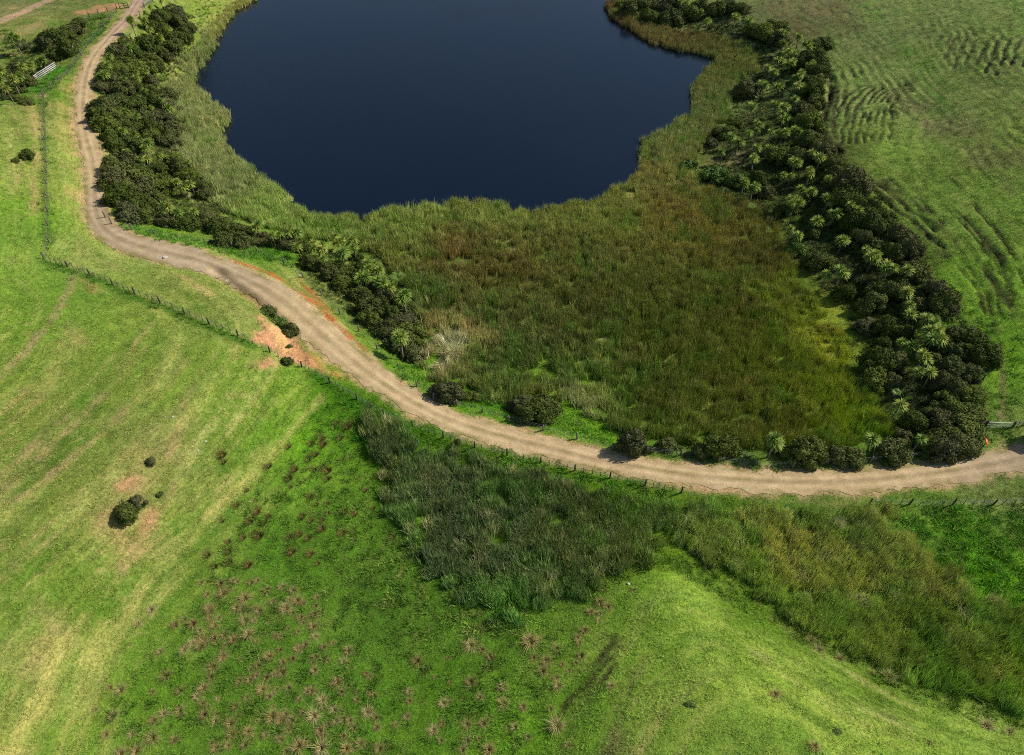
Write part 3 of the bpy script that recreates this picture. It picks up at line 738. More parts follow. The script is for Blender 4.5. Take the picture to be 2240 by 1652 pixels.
class MB:
    """collects simple solids into one mesh"""
    def __init__(s):
        s.v = []; s.q = []; s.t = []
    def box(s, c, size, rz=0.0, R=None):
        n = len(s.v); hx, hy, hz = [q / 2 for q in size]
        for dx, dy, dz in ((-1, -1, -1), (1, -1, -1), (1, 1, -1), (-1, 1, -1), (-1, -1, 1), (1, -1, 1), (1, 1, 1), (-1, 1, 1)):
            p = Vector((dx * hx, dy * hy, dz * hz))
            p = (R @ p) if R is not None else Vector((p.x * math.cos(rz) - p.y * math.sin(rz), p.x * math.sin(rz) + p.y * math.cos(rz), p.z))
            s.v.append((c[0] + p.x, c[1] + p.y, c[2] + p.z))
        s.q += [tuple(n + k for k in f) for f in ((3, 2, 1, 0), (4, 5, 6, 7), (0, 1, 5, 4), (1, 2, 6, 5), (2, 3, 7, 6), (3, 0, 4, 7))]
    def tube(s, pts, rad, sides=6, cap=True):
        pts = [Vector(p) for p in pts]
        rings = []
        for i, p in enumerate(pts):
            d = (pts[min(i + 1, len(pts) - 1)] - pts[max(i - 1, 0)])
            d = d.normalized() if d.length > 1e-9 else Vector((0, 0, 1))
            a = d.orthogonal().normalized() if abs(d.z) < .95 else Vector((1, 0, 0)) - d * d.x
            a.normalize(); bb = d.cross(a)
            r = rad[i] if hasattr(rad, "__len__") else rad
            n = len(s.v)
            for k in range(sides):
                th = 2 * math.pi * k / sides
                q = p + a * (r * math.cos(th)) + bb * (r * math.sin(th))
                s.v.append(tuple(q))
            rings.append(n)
        for i in range(len(rings) - 1):
            for k in range(sides):
                k2 = (k + 1) % sides
                s.q.append((rings[i] + k, rings[i] + k2, rings[i + 1] + k2, rings[i + 1] + k))
        if cap:
            n = len(s.v); s.v.append(tuple(pts[-1]))
            for k in range(sides):
                s.t.append((rings[-1] + k, rings[-1] + (k + 1) % sides, n))
    def mesh(s, name, m, smooth=False, attrs=None):
        return np_mesh(name, s.v, [f for f in (s.q, s.t) if f], m, attrs, smooth)

# ------------------------------------------------------------------ the setting
idx = np.arange(NX * NY).reshape(NY, NX)
quads = np.stack([idx[:-1, :-1].ravel(), idx[:-1, 1:].ravel(), idx[1:, 1:].ravel(), idx[1:, :-1].ravel()], -1)
gme = np_mesh("ground", np.stack([x, y, H], -1), quads, M_ground, {"ground": ("FLOAT_COLOR", np.hstack([np.clip(gcol, 0, 1), np.ones((len(gcol), 1))]))}, True)
g_o = obj("ground", gme); tag(g_o, "rolling green pasture around the lake", None, None, "structure")

wv = []; ws_ = np.linspace(-170, 190, 61); wy_ = np.linspace(85, 530, 76)
WX, WY = np.meshgrid(ws_, wy_)
wi = np.arange(WX.size).reshape(WX.shape)
wq = np.stack([wi[:-1, :-1].ravel(), wi[:-1, 1:].ravel(), wi[1:, 1:].ravel(), wi[1:, :-1].ravel()], -1)
# keep only the cells over the basin
cc_ = np.stack([WX.ravel()[wq].mean(1), WY.ravel()[wq].mean(1)], -1)
wq = wq[sdist(cc_, lake_poly) < 9]
o = obj("lake_water", np_mesh("lake_water", np.stack([WX.ravel(), WY.ravel(), np.zeros(WX.size)], -1), wq, M_water, None, True))
tag(o, "dark blue lake water", None, None, "structure")

# road: one strip, ragged edges, wheel tracks
K = 15
tan = np.gradient(road[:, :2], axis=0); tan /= np.linalg.norm(tan, axis=1)[:, None]
nor = np.stack([-tan[:, 1], tan[:, 0]], -1)
rv = []; rl = []; rc = []
TAN_ = s2l((202, 176, 134)); GREY_ = s2l((164, 148, 128)); PINK_ = s2l((186, 156, 136)); VERGE = s2l((150, 140, 84))
rng2 = np.random.default_rng(3)
r_uv_y = road[:, 1]
for k in range(K):
    q = -1 + 2 * k / (K - 1)
    ww = road[:, 2] * (1 + .05 * (q ** 6)) + (abs(q) > .99) * (fbm(road_s / 1.1, np.full(len(road), 3.1 * np.sign(q)), 90, 4) - .42) * 1.7
    px = road[:, 0] + nor[:, 0] * q * ww; py = road[:, 1] + nor[:, 1] * q * ww
    prof = .05 * (1 - q * q) - .035 * (np.exp(-((abs(q) - .42) / .14) ** 2))
    pz = Z(px, py) + .05 + prof
    rv.append(np.stack([px, py, pz], -1)); rl.append(np.full(len(road), q))
    t_far = sstep(180, 235, road[:, 1])
    t_grey = np.maximum((1 - sstep(20, 34, np.abs(road_s - np.interp(0, [0, 1], [0, 1]) - road_s[np.argmin(np.hypot(road[:, 0] + 62, road[:, 1] - 112))]))), sstep(50, 75, road[:, 0]))
    colr = TAN_ * (1 - t_grey[:, None] * .5) + GREY_ * t_grey[:, None] * .5
    colr = colr * (1 - t_far[:, None]) + PINK_ * t_far[:, None]
    tr = np.exp(-((abs(q) - .42) / .16) ** 2) * .2 - .17 * math.exp(-(q / .16) ** 2)
    colr = colr * (1 + tr)
    gr = sstep(.5, .66, fbm(road_s / 2.0, np.full(len(road), 5 + q * 1.2), 95, 4)) * (.55 * math.exp(-(q / .2) ** 2) + .8 * (abs(q) > .85))
    colr = colr + (VERGE - colr) * gr[:, None]
    rc.append(colr)
rv = np.stack(rv, 1); nR = len(road)
ri_ = np.arange(nR * K).reshape(nR, K)
rq = np.stack([ri_[:-1, :-1].ravel(), ri_[1:, :-1].ravel(), ri_[1:, 1:].ravel(), ri_[:-1, 1:].ravel()], -1)
rcol = np.stack(rc, 1).reshape(-1, 3)
o = obj("gravel_road", np_mesh("gravel_road", rv.reshape(-1, 3), rq, M_road,
        {"lane": ("FLOAT", np.stack(rl, 1).ravel()), "rcol": ("FLOAT_COLOR", np.hstack([rcol, np.ones((len(rcol), 1))]))}, True))
tag(o, "pale gravel farm road curving past the lake", None, None, "structure")
# ------------------------------------------------------------------ blade clumps for reeds, grass and tussocks
def blades(n, hmin, hmax, spread, lean, width, seg=3, seed=0, droop=.35, base_r=.1):
    r = np.random.default_rng(seed)
    vs_, q_, t_, leaf, tip = [], [], [], [], []
    for i in range(n):
        a = r.uniform(0, 2 * math.pi); br = base_r * math.sqrt(r.uniform())
        bx, by = br * math.cos(a), br * math.sin(a)
        a2 = a + r.normal(0, .7)
        hgt = r.uniform(hmin, hmax); ln = abs(r.normal(0, lean)) + spread * r.uniform(.3, 1)
        dx, dy = math.cos(a2), math.sin(a2)
        a3 = r.uniform(0, math.pi)
        wx, wy = math.cos(a3) * width, math.sin(a3) * width
        lv = r.uniform(); n0 = len(vs_)
        for k in range(seg + 1):
            t = k / seg
            off = ln * hgt * (t + droop * t * t * t)
            z = hgt * (t - droop * .55 * min(ln, 1.4) * t ** 3)
            w = (1 - t ** 1.6)
            px, py = bx + dx * off, by + dy * off
            if k < seg:
                vs_.append((px - wx * w, py - wy * w, z)); vs_.append((px + wx * w, py + wy * w, z)); leaf += [lv, lv]; tip += [t, t]
            else:
                vs_.append((px, py, z)); leaf.append(lv); tip.append(1.0)
        for k in range(seg - 1):
            a_ = n0 + 2 * k; q_.append((a_, a_ + 1, a_ + 3, a_ + 2))
        a_ = n0 + 2 * (seg - 1); t_.append((a_, a_ + 1, a_ + 2))
    return vs_, q_, t_, leaf, tip
def blade_mesh(name, m, *a, patch=None, **k):
    if patch is None:
        v, q, t, leaf, tip = blades(*a, **k)
    else:
        nc, rad = patch; a = list(a); sd = a[7 - 0] if len(a) > 7 else 0
        v, q, t, leaf, tip = [], [], [], [], []
        r = random.Random(sd)
        for c in range(nc):
            a[7] = sd * 31 + c
            v1, q1, t1, l1, p1 = blades(*a, **k)
            an = c * 2.399 + r.uniform(-.4, .4); rr = rad * math.sqrt((c + .5) / nc); ox, oy = rr * math.cos(an), rr * math.sin(an); sc_ = r.uniform(.75, 1.15)
            n0 = len(v)
            v += [(px * sc_ + ox, py * sc_ + oy, pz * sc_) for px, py, pz in v1]
            q += [tuple(n0 + i_ for i_ in f) for f in q1]; t += [tuple(n0 + i_ for i_ in f) for f in t1]; leaf += l1; tip += p1
    return np_mesh(name, v, [f for f in (q, t) if f], m, {"leaf": ("FLOAT", leaf), "tip": ("FLOAT", tip)})

def scatter(name, label, protos, pts, rot, scl, col, ids):
    """many small plants nobody could count: points + instances, one object of kind stuff"""
    lib = D.collections.new(name + "_kinds")
    for p in protos:
        lib.objects.link(D.objects.new(p.name, p))
    me = D.meshes.new(name); me.vertices.add(len(pts)); me.vertices.foreach_set("co", np.asarray(pts, np.float32).ravel())
    for nm, tp, key, arr in (("rot", 'FLOAT_VECTOR', "vector", rot), ("scl", 'FLOAT_VECTOR', "vector", scl), ("col", 'FLOAT_COLOR', "color", np.hstack([col, np.ones((len(col), 1))]))):
        at = me.attributes.new(nm, tp, 'POINT'); at.data.foreach_set(key, np.asarray(arr, np.float32).ravel())
    at = me.attributes.new("idx", 'INT', 'POINT'); at.data.foreach_set("value", np.asarray(ids, np.int32))
    me.update()
    o = obj(name, me); tag(o, label, None, None, "stuff")
    ng = D.node_groups.new(name, 'GeometryNodeTree')
    ng.interface.new_socket("Geometry", in_out='INPUT', socket_type='NodeSocketGeometry')
    ng.interface.new_socket("Geometry", in_out='OUTPUT', socket_type='NodeSocketGeometry')
    gi = ng.nodes.new("NodeGroupInput"); go = ng.nodes.new("NodeGroupOutput")
    iop = ng.nodes.new("GeometryNodeInstanceOnPoints"); ci = ng.nodes.new("GeometryNodeCollectionInfo")
    ci.inputs["Collection"].default_value = lib; ci.inputs["Separate Children"].default_value = True; ci.inputs["Reset Children"].default_value = True
    iop.inputs["Pick Instance"].default_value = True
    ng.links.new(gi.outputs[0], iop.inputs["Points"]); ng.links.new(ci.outputs[0], iop.inputs["Instance"])
    for nm, tp, sock in (("rot", 'FLOAT_VECTOR', "Rotation"), ("scl", 'FLOAT_VECTOR', "Scale"), ("idx", 'INT', "Instance Index")):
        na = ng.nodes.new("GeometryNodeInputNamedAttribute"); na.data_type = tp; na.inputs["Name"].default_value = nm
        ng.links.new(na.outputs["Attribute"], iop.inputs[sock])
    ng.links.new(iop.outputs[0], go.inputs[0])
    md = o.modifiers.new("plants", 'NODES'); md.node_group = ng
    return o

def sample(poly, dens, jitter=True):
    a = np.asarray(poly); lo = a.min(0); hi = a.max(0)
    n = int((hi[0] - lo[0]) * (hi[1] - lo[1]) * dens)
    P = np.stack([rng.uniform(lo[0], hi[0], n), rng.uniform(lo[1], hi[1], n)], -1)
    return P
def in_view(P, pad=60):
    c, s = math.cos(PITCH), math.sin(PITCH)
    z = Z(P[:, 0], P[:, 1]) - CAMH
    dz = P[:, 1] * c - z * s; dy = P[:, 1] * s + z * c
    u = PW / 2 + FPX * P[:, 0] / dz; v = PH / 2 - FPX * dy / dz
    return (u > -pad) & (u < PW + pad) & (v > -pad) & (v < PH + pad)

# --- reeds
MARSH_PX = LAKE_PX[:47] + [(1345, -4), (1372, 30), (1430, 60), (1520, 75), (1600, 90), (1650, 110), (1662, 150), (1620, 175), (1600, 220), (1590, 260),
    (1560, 290), (1530, 330), (1500, 370), (1530, 410), (1580, 430), (1640, 450), (1690, 490), (1720, 560), (1740, 620), (1790, 680), (1840, 740),
    (1860, 830), (1900, 870), (1930, 920), (1950, 955), (1850, 980), (1700, 985), (1600, 985), (1480, 982), (1370, 965), (1335, 945), (1290, 905),
    (1240, 885), (1180, 870), (1120, 885), (1060, 878), (1040, 855), (960, 840), (922, 835), (930, 785), (940, 735), (910, 690), (890, 640), (870, 600),
    (840, 570), (780, 535), (720, 525), (660, 525), (620, 505), (560, 495), (520, 475), (470, 445), (450, 405), (420, 375), (388, 335), (402, 310),
    (402, 270), (365, 240), (355, 200), (390, 180), (400, 140), (430, 110), (455, 60), (490, 22), (530, -4)]
MARSH = unproj(MARSH_PX, CH, cx, cy)[:, :2]
LOWER = zone([(800, 912), (850, 915), (880, 960), (960, 1000), (1060, 1025), (1200, 1052), (1330, 1080), (1450, 1100), (1560, 1105), (1700, 1112), (1850, 1112),
    (1950, 1130), (2000, 1210), (2080, 1300), (2270, 1360), (2270, 1570), (2100, 1515), (1900, 1435), (1720, 1350), (1600, 1250), (1500, 1200), (1440, 1175),
    (1400, 1210), (1330, 1250), (1250, 1300), (1180, 1340), (1090, 1340), (1000, 1280), (940, 1240), (890, 1170), (850, 1090), (860, 1030), (830, 990), (800, 950)])
R_ANCH = [(440, 250, (136, 138, 88)), (430, 330, (138, 140, 90)), (500, 400, (132, 138, 88)), (470, 130, (130, 134, 84)), (510, 50, (150, 146, 84)), (600, 460, (138, 152, 80)),
    (720, 490, (132, 146, 74)), (900, 480, (134, 144, 74)), (1100, 480, (138, 142, 76)), (1300, 470, (136, 138, 72)), (1430, 390, (146, 140, 84)), (1500, 310, (132, 134, 84)),
    (1560, 220, (126, 130, 80)), (1480, 90, (118, 106, 62)), (1340, 12, (110, 88, 50)), (1600, 140, (118, 120, 66)), (850, 560, (118, 124, 58)), (1000, 560, (116, 96, 50)), (1100, 590, (110, 102, 48)), (920, 650, (92, 110, 46)),
    (1250, 560, (116, 116, 56)), (1480, 470, (136, 122, 64)), (1580, 520, (128, 120, 58)), (1650, 560, (110, 106, 52)), (1300, 680, (98, 100, 42)), (1050, 720, (86, 98, 42)), (980, 770, (186, 168, 118)), (1000, 740, (170, 150, 104)), (950, 800, (120, 128, 76)),
    (1150, 800, (92, 102, 46)), (1450, 750, (98, 106, 36)), (1400, 880, (96, 106, 36)), (1600, 680, (104, 104, 40)), (1700, 800, (108, 116, 36)), (1800, 750, (146, 146, 52)), (1820, 790, (150, 152, 54)),
    (1730, 650, (124, 134, 44)), (1850, 900, (130, 140, 40)), (1880, 930, (128, 142, 40)), (1700, 930, (112, 112, 42)), (1280, 890, (150, 156, 90)), (1250, 860, (126, 136, 74)), (1100, 855, (110, 124, 62)),
    (830, 930, (78, 92, 40)), (900, 1000, (76, 92, 44)), (1000, 1100, (80, 94, 50)), (1100, 1200, (84, 98, 52)), (1000, 1200, (76, 90, 48)), (1120, 1290, (88, 112, 52)), (1250, 1080, (76, 92, 40)), (1300, 1180, (92, 104, 52)),
    (1450, 1120, (88, 104, 46)), (1400, 1080, (90, 112, 38)), (1600, 1150, (128, 138, 66)), (1750, 1180, (146, 150, 70)), (1850, 1130, (100, 118, 52)), (1850, 1260, (140, 146, 68)), (1980, 1250, (124, 122, 62)),
    (1950, 1190, (128, 130, 66)), (2000, 1350, (108, 120, 50)), (1800, 1320, (108, 126, 54)), (2150, 1400, (108, 122, 48)), (2100, 1470, (102, 118, 46)), (2220, 1500, (116, 132, 48))]
rA = unproj([(a[0], a[1]) for a in R_ANCH])[:, :2]; rC = np.array([s2l(a[2]) for a in R_ANCH])
reed_protos = [blade_mesh("reed_clump", M_reed, 20, 1.2, 2.1, .03, .06, .024, 3, 100 + k, .4, .28, patch=(9, .72)) for k in range(7)]
reed_protos += [blade_mesh("bent_reed_clump", M_reed, 20, 1.1, 2.0, .07, .1, .024, 3, 120 + k, .8, .3, patch=(9, .72)) for k in range(5)]
reed_protos += [blade_mesh("seeding_reed_clump", M_reed, 7, 1.9, 2.7, .05, .09, .034, 3, 140 + k, .35, .3, patch=(2, .4)) for k in range(3)]
Pm = sample(MARSH, 1.15); Pm = Pm[mask(Pm, MARSH, 1.5, 1.0, 11) > rng.uniform(0, 1, len(Pm))]
Pl = sample(LOWER, 1.7); Pl = Pl[mask(Pl, LOWER, 3.5, 2.2, 12) > rng.uniform(0, 1, len(Pl))]
n_m = len(Pm)
P = np.vstack([Pm, Pl]); P = P[in_view(P)]
hole = fbm(P[:, 0] / 4.5, P[:, 1] / 4.5, 131, 4)
P = P[hole > .2]
# openings in the lower marsh and the flattened edges
for pts in ([(1085, 1170), (1100, 1165), (1110, 1200), (1095, 1215), (1080, 1200)], [(1060, 1240), (1075, 1235), (1080, 1290), (1065, 1290)], [(920, 1150), (935, 1140), (935, 1190), (922, 1190)]):
    z = zone(pts); P = P[sdist(P, z) > 0]
def roadclear(P):
    d, q = seg_dist(P, road[::2, :2])
    return d - np.interp(q, s2, road[::2, 2])
P = P[roadclear(P) > np.where(sdist(P, LOWER) < 3, 2.6, 4.6)]
nP = len(P)
rc_ = idw(P, rA, rC, 3.2, 5, 140)
pn = fbm(P[:, 0] / 3.5, P[:, 1] / 3.5, 141, 4); pn2 = fbm(P[:, 0] / 1.3, P[:, 1] / 1.3, 142, 3)
BROWN = s2l((126, 110, 58)); GREENR = s2l((92, 124, 44)); PALE = s2l((206, 188, 130))
rc_ += (BROWN - rc_) * (sstep(.6, .76, pn) * np.where(sdist(P, LOWER) < 2, .18, .38))[:, None]
rc_ += (GREENR - rc_) * ((1 - sstep(.28, .42, pn)) * .5)[:, None]
r1 = rng.uniform(0, 1, nP)
rc_ += (PALE - rc_) * ((r1 > .95) * .3)[:, None]
rc_ *= (rng.uniform(.85, 1.17, nP) * (1 + (pn2 - .5) * .4))[:, None]
rc_ *= np.array([2.12, 2.28, 2.35])
low_m = sdist(P, LOWER) < 2
rc_[low_m] *= np.array([1.55, 1.52, 2.1])
hm = .9 + .28 * (fbm(P[:, 0] / 9, P[:, 1] / 9, 143, 3)) + rng.normal(0, .04, nP)
LOWR = zone([(1730, 650), (1800, 690), (1850, 760), (1850, 800), (1800, 790), (1750, 720)])
hm *= 1 - .5 * mask(P, LOWR, 4, 1, 3)
LAID = zone([(950, 740), (1020, 745), (1030, 770), (990, 800), (960, 830), (930, 790)])
ml = mask(P, LAID, 2, 1, 4)
LAID2 = zone([(1228, 852), (1300, 872), (1322, 928), (1285, 925), (1245, 890)])
rc_ += (s2l((212, 204, 166)) * 1.5 - rc_) * (ml * .8)[:, None]
rc_ += (s2l((196, 194, 146)) * 1.4 - rc_) * (mask(P, LAID2, 3, 1.5, 6) * .6)[:, None]
tilt = rng.normal(0, .06, (nP, 2)); 
tilt[:, 0] += ml * -.45; tilt[:, 1] += ml * .55
wind = (fbm(P[:, 0] / 10, P[:, 1] / 10, 144, 2) - .5)
tilt[:, 1] += .1 + wind * .5; tilt[:, 0] += wind * .2
rot = np.stack([tilt[:, 0], tilt[:, 1], rng.uniform(0, 6.28, nP)], -1)
ids = np.where(fbm(P[:, 0] / 5, P[:, 1] / 5, 145, 3) + rng.normal(0, .08, nP) > .64, rng.integers(7, 12, nP), rng.integers(0, 7, nP))
em = rng.uniform(0, 1, nP) < .24
ids = np.where(em, rng.integers(12, 15, nP), ids)
rc_[em] *= 1.3
zr = np.maximum(Z(P[:, 0], P[:, 1]) - .05, -.3)
scatter("reeds", "tall green and straw reeds filling the marsh around the lake", reed_protos, np.stack([P[:, 0], P[:, 1], zr], -1), rot,
        np.stack([hm ** .5, hm ** .5, hm], -1), np.clip(rc_, .01, .9), ids)

# --- grass
grass_protos = [blade_mesh("grass_tuft", M_grass, 11, .08, .19, .6, .3, .014, 2, 200 + k, .5, .14, patch=(7, .5)) for k in range(6)]
rank_protos = [blade_mesh("long_grass_tuft", M_grass, 12, .3, .6, .45, .3, .028, 3, 210 + k, .7, .2, patch=(4, .4)) for k in range(5)]
VIEW = np.array([(-60, 20), (60, 20), (190, 282), (-190, 282)])
def ground_rgb(P):
    i = np.clip(np.searchsorted(gx, P[:, 0]) - 1, 0, NX - 2); j = np.clip(np.searchsorted(gy, P[:, 1]) - 1, 0, NY - 2)
    return gcol.reshape(NY, NX, 3)[j, i]
P = sample(VIEW, 2.6); P = P[in_view(P, 20)]
keep = np.clip(1.5 - (P[:, 1] - 20) / 170, .25, 1)
P = P[rng.uniform(0, 1, len(P)) < keep]
P = P[sdist(P, lake_poly) > 1.5]
P = P[(sdist(P, MARSH) > -1) & (sdist(P, LOWER) > -2)]
P = P[roadclear(P) + rng.normal(0, .25, len(P)) > -.05]
gr_c = ground_rgb(P)
g_ok = gr_c[:, 1] > gr_c[:, 0] * 1.0
bare = gr_c[:, 0] > gr_c[:, 1] * 1.12
P = P[~bare | (rng.uniform(0, 1, len(P)) < .12)]; gr_c = ground_rgb(P)
nG = len(P)
cl = gr_c * rng.uniform(1.2, 1.7, nG)[:, None]
r1 = rng.uniform(0, 1, nG)
cl += (STRAW * .9 - cl) * ((r1 > .86) * .35)[:, None]
cl += (LUSH - cl) * ((r1 < .14) * .35)[:, None]
sc = rng.uniform(.6, 1.3, nG)
scatter("pasture_grass", "short grazed grass over the paddocks", grass_protos, np.stack([P[:, 0], P[:, 1], Z(P[:, 0], P[:, 1]) - .01], -1),
        np.stack([rng.normal(0, .1, nG), rng.normal(0, .1, nG), rng.uniform(0, 6.28, nG)], -1), np.stack([sc * 1.3, sc * 1.3, sc], -1), np.clip(cl, .005, .9), rng.integers(0, 6, nG))

RANKZ = [([(240, 485), (260, 500), (345, 520), (450, 546), (560, 570), (620, 575), (650, 600), (560, 545), (450, 528), (340, 505), (270, 492)], 5, (86, 148, 30)),
         ([(540, 550), (640, 550), (650, 590), (600, 575)], 4, (84, 150, 28)),
         ([(840, 790), (900, 800), (930, 850), (905, 850), (860, 805)], 6, (92, 152, 32)),
         ([(1010, 870), (1110, 880), (1110, 915), (1060, 900), (1000, 885)], 6, (98, 160, 30)),
         ([(1190, 900), (1260, 915), (1340, 950), (1345, 975), (1260, 955), (1190, 935)], 6, (112, 170, 34)),
         ([(1340, 975), (1500, 990), (1700, 1012), (1960, 1000), (1960, 1012), (1700, 1028), (1500, 1010), (1340, 988)], 4, (104, 140, 46)),
         ([(1940, 1108), (2260, 1104), (2260, 1380), (2150, 1330), (2030, 1250)], 5, (88, 150, 18)),
         ([(860, 915), (1000, 968), (1200, 1018), (1450, 1078), (1450, 1105), (1200, 1060), (1000, 1005), (900, 965), (840, 920)], 5, (88, 146, 24)),
         ([(1440, 1170), (1600, 1250), (1720, 1345), (1900, 1430), (2240, 1570), (2240, 1600), (2000, 1530), (1760, 1400), (1600, 1320), (1480, 1250), (1400, 1260), (1300, 1330), (1280, 1300)], 4, (96, 134, 26)),
         ([(850, 1180), (950, 1240), (1090, 1340), (1250, 1310), (1280, 1340), (1150, 1400), (980, 1380), (860, 1340), (760, 1280), (740, 1180), (800, 1060)], 1.6, (120, 150, 54)),
         ([(84, 172), (125, 146), (150, 150), (100, 205), (60, 205)], 4, (78, 146, 30)),
         ([(195, 40), (250, 30), (250, 45), (190, 100), (180, 100)], 3, (80, 140, 34)),
         ([(105, 572), (230, 617), (545, 750), (545, 760), (230, 632), (100, 588)], 1.5, (72, 118, 30)),
         ([(2090, 640), (2240, 760), (2240, 900), (2150, 920), (2175, 800)], .8, (104, 158, 40)),
         ([(2130, 925), (2240, 935), (2240, 965), (2150, 985)], 2, (106, 150, 40)),
         ([(700, 850), (860, 915), (800, 980), (650, 960)], 2, (70, 140, 22)),
         ([(640, 960), (800, 980), (860, 1100), (900, 1200), (980, 1300), (1090, 1350), (1300, 1360), (1200, 1500), (1160, 1652), (220, 1652), (260, 1500), (420, 1320), (520, 1130)], 1.3, (82, 122, 32)),
         ([(430, 0), (520, 0), (440, 90), (420, 60)], 1.5, (130, 150, 60)),
         ([(96, 220), (101, 215), (108, 530), (104, 560)], .8, (78, 124, 32)),
         ([(1600, 130), (1650, 60), (1810, 130), (1795, 300), (1880, 400), (2000, 530), (2090, 660), (2160, 790), (2130, 950), (1960, 960), (1890, 830), (1850, 680), (1740, 560), (1700, 480), (1540, 400), (1600, 280)], 4, (70, 86, 36)),
         ([(250, 470), (215, 330), (210, 200), (300, 90), (350, 20), (420, 30), (420, 90), (350, 200), (400, 300), (470, 440), (560, 520), (450, 515)], 4, (72, 88, 38)),
         ([(650, 590), (700, 560), (830, 560), (890, 640), (930, 740), (920, 800), (860, 780), (760, 690)], 4, (70, 90, 34)),
         ([(1340, 10), (1640, 10), (1650, 90), (1500, 70), (1380, 30)], 4, (64, 76, 34)),
         ([(0, 60), (60, 90), (180, 60), (170, 110), (100, 150), (60, 190), (0, 200)], 3, (70, 96, 34))]
Ps, Cs = [], []
for pts, den, colr in RANKZ:
    z = zone(pts); Q = sample(z, den * .45); Q = Q[mask(Q, z, 2, 1, 7) > rng.uniform(0, 1, len(Q))]
    Ps.append(Q); Cs.append(np.tile(s2l(colr), (len(Q), 1)))
P = np.vstack(Ps); cl = np.vstack(Cs); k = roadclear(P) > .3; P, cl = P[k], cl[k]
nG = len(P)
cl = cl * (rng.uniform(.7, 1.45, nG) * (1 + (fbm(P[:, 0] / 2.5, P[:, 1] / 2.5, 220, 3) - .5)))[:, None]
cl += (STRAW - cl) * ((rng.uniform(0, 1, nG) > .9) * .5)[:, None]
sc = rng.uniform(.55, 1.2, nG)
scatter("rank_grass", "long lush grass along fences and the bog margins", rank_protos, np.stack([P[:, 0], P[:, 1], Z(P[:, 0], P[:, 1]) - .02], -1),
        np.stack([rng.normal(0, .15, nG), rng.normal(0, .15, nG), rng.uniform(0, 6.28, nG)], -1), np.stack([sc * 1.2, sc * 1.2, sc], -1), np.clip(cl, .005, .9), rng.integers(0, 4, nG))
# ------------------------------------------------------------------ plants and built things
ONES = "zero first second third fourth fifth sixth seventh eighth ninth tenth eleventh twelfth thirteenth fourteenth fifteenth sixteenth seventeenth eighteenth nineteenth".split()
TENS = {2: "twent", 3: "thirt", 4: "fort", 5: "fift", 6: "sixt", 7: "sevent", 8: "eight", 9: "ninet"}
def ordinal(n):
    if n < 20:
        return ONES[n]
    if n >= 100:
        return "hundredth" if n == 100 else "hundred-and-" + ordinal(n - 100)
    return TENS[n // 10] + ("ieth" if n % 10 == 0 else "y-" + ONES[n % 10])

def scale_at(p):
    d = p[1] * math.cos(PITCH) - (p[2] - CAMH) * math.sin(PITCH)
    return FPX / d
def base_under(u, v, hc_of_s):
    """stand a plant so that its middle shows at photo point (u, v)"""
    p = place(u, v)
    for _ in range(2):
        s = scale_at(p); a = math.atan2(CAMH - p[2], math.hypot(p[0], p[1]))
        p = place(u, v + hc_of_s(s) * math.cos(a) * s)
    return p, scale_at(p)

# --- shrub crowns
def crown_mesh(name, seed, m, nleaf=2600, leaf=.085):
    r = np.random.default_rng(seed)
    lobes = []
    for k in range(13):
        th = k * 2.399 + r.normal(0, .4); rr = .68 * math.sqrt((k + .4) / 13) * r.uniform(.8, 1.15)
        zc = .60 * math.sqrt(max(0, 1 - (rr / .9) ** 2)) + .05 + r.normal(0, .09)
        lobes.append((rr * math.cos(th), rr * math.sin(th), zc, r.uniform(.2, .42)))
    for k in range(7):
        th = k * .9 + r.normal(0, .35); q_r = r.uniform(.55, .8)
        lobes.append((q_r * math.cos(th), q_r * math.sin(th), r.uniform(.12, .3), r.uniform(.24, .34)))
    L = np.array(lobes)
    vs_, q_, leafv = [], [], []
    # solid inner masses, so that the sky does not show straight through
    for (lx, ly, lz, lr) in lobes:
        n0 = len(vs_); S, T = 7, 5
        for i in range(T + 1):
            ph = math.pi * i / T
            for j in range(S):
                a = 2 * math.pi * j / S
                k = lr * .80 * r.uniform(.85, 1.1)
                vs_.append((lx + k * math.sin(ph) * math.cos(a), ly + k * math.sin(ph) * math.sin(a), max(.02, lz + k * .85 * math.cos(ph)))); leafv.append(.4)
        for i in range(T):
            for j in range(S):
                q_.append((n0 + i * S + j, n0 + (i + 1) * S + j, n0 + (i + 1) * S + (j + 1) % S, n0 + i * S + (j + 1) % S))
    cnt = 0
    while cnt < nleaf:
        lx, ly, lz, lr = lobes[r.integers(len(lobes))]
        d = r.normal(0, 1, 3); d /= np.linalg.norm(d)
        if d[2] < -.45:
            continue
        k = lr * (1 + r.normal(0, .07))
        p = np.array([lx, ly, lz]) + d * k * np.array([1, 1, .85])
        if p[2] < .03 or np.any((((p - L[:, :3]) / np.array([1, 1, .85])) ** 2).sum(1) < (L[:, 3] * .86) ** 2):
            continue
        nrm = d * .9 + r.normal(0, .38, 3) + np.array([0, 0, .25]); nrm /= np.linalg.norm(nrm)
        dirv = np.cross(nrm, r.normal(0, 1, 3)); dirv /= np.linalg.norm(dirv); dirv = dirv + nrm * r.uniform(0, .5); dirv /= np.linalg.norm(dirv)
        side = np.cross(dirv, nrm); side /= np.linalg.norm(side)
        sz = leaf * r.uniform(.6, 1.3); w = sz * .42
        n0 = len(vs_); lv = r.uniform(.25, 1)
        for q in (p - side * w, p + side * w, p + dirv * sz + side * w * .55, p + dirv * sz - side * w * .55):
            vs_.append(tuple(q)); leafv.append(lv)
        q_.append((n0, n0 + 1, n0 + 2, n0 + 3)); cnt += 1
    return np_mesh(name, vs_, q_, m, {"leaf": ("FLOAT", leafv)})
crowns = [crown_mesh("crown", 300 + k, M_bush) for k in range(8)]
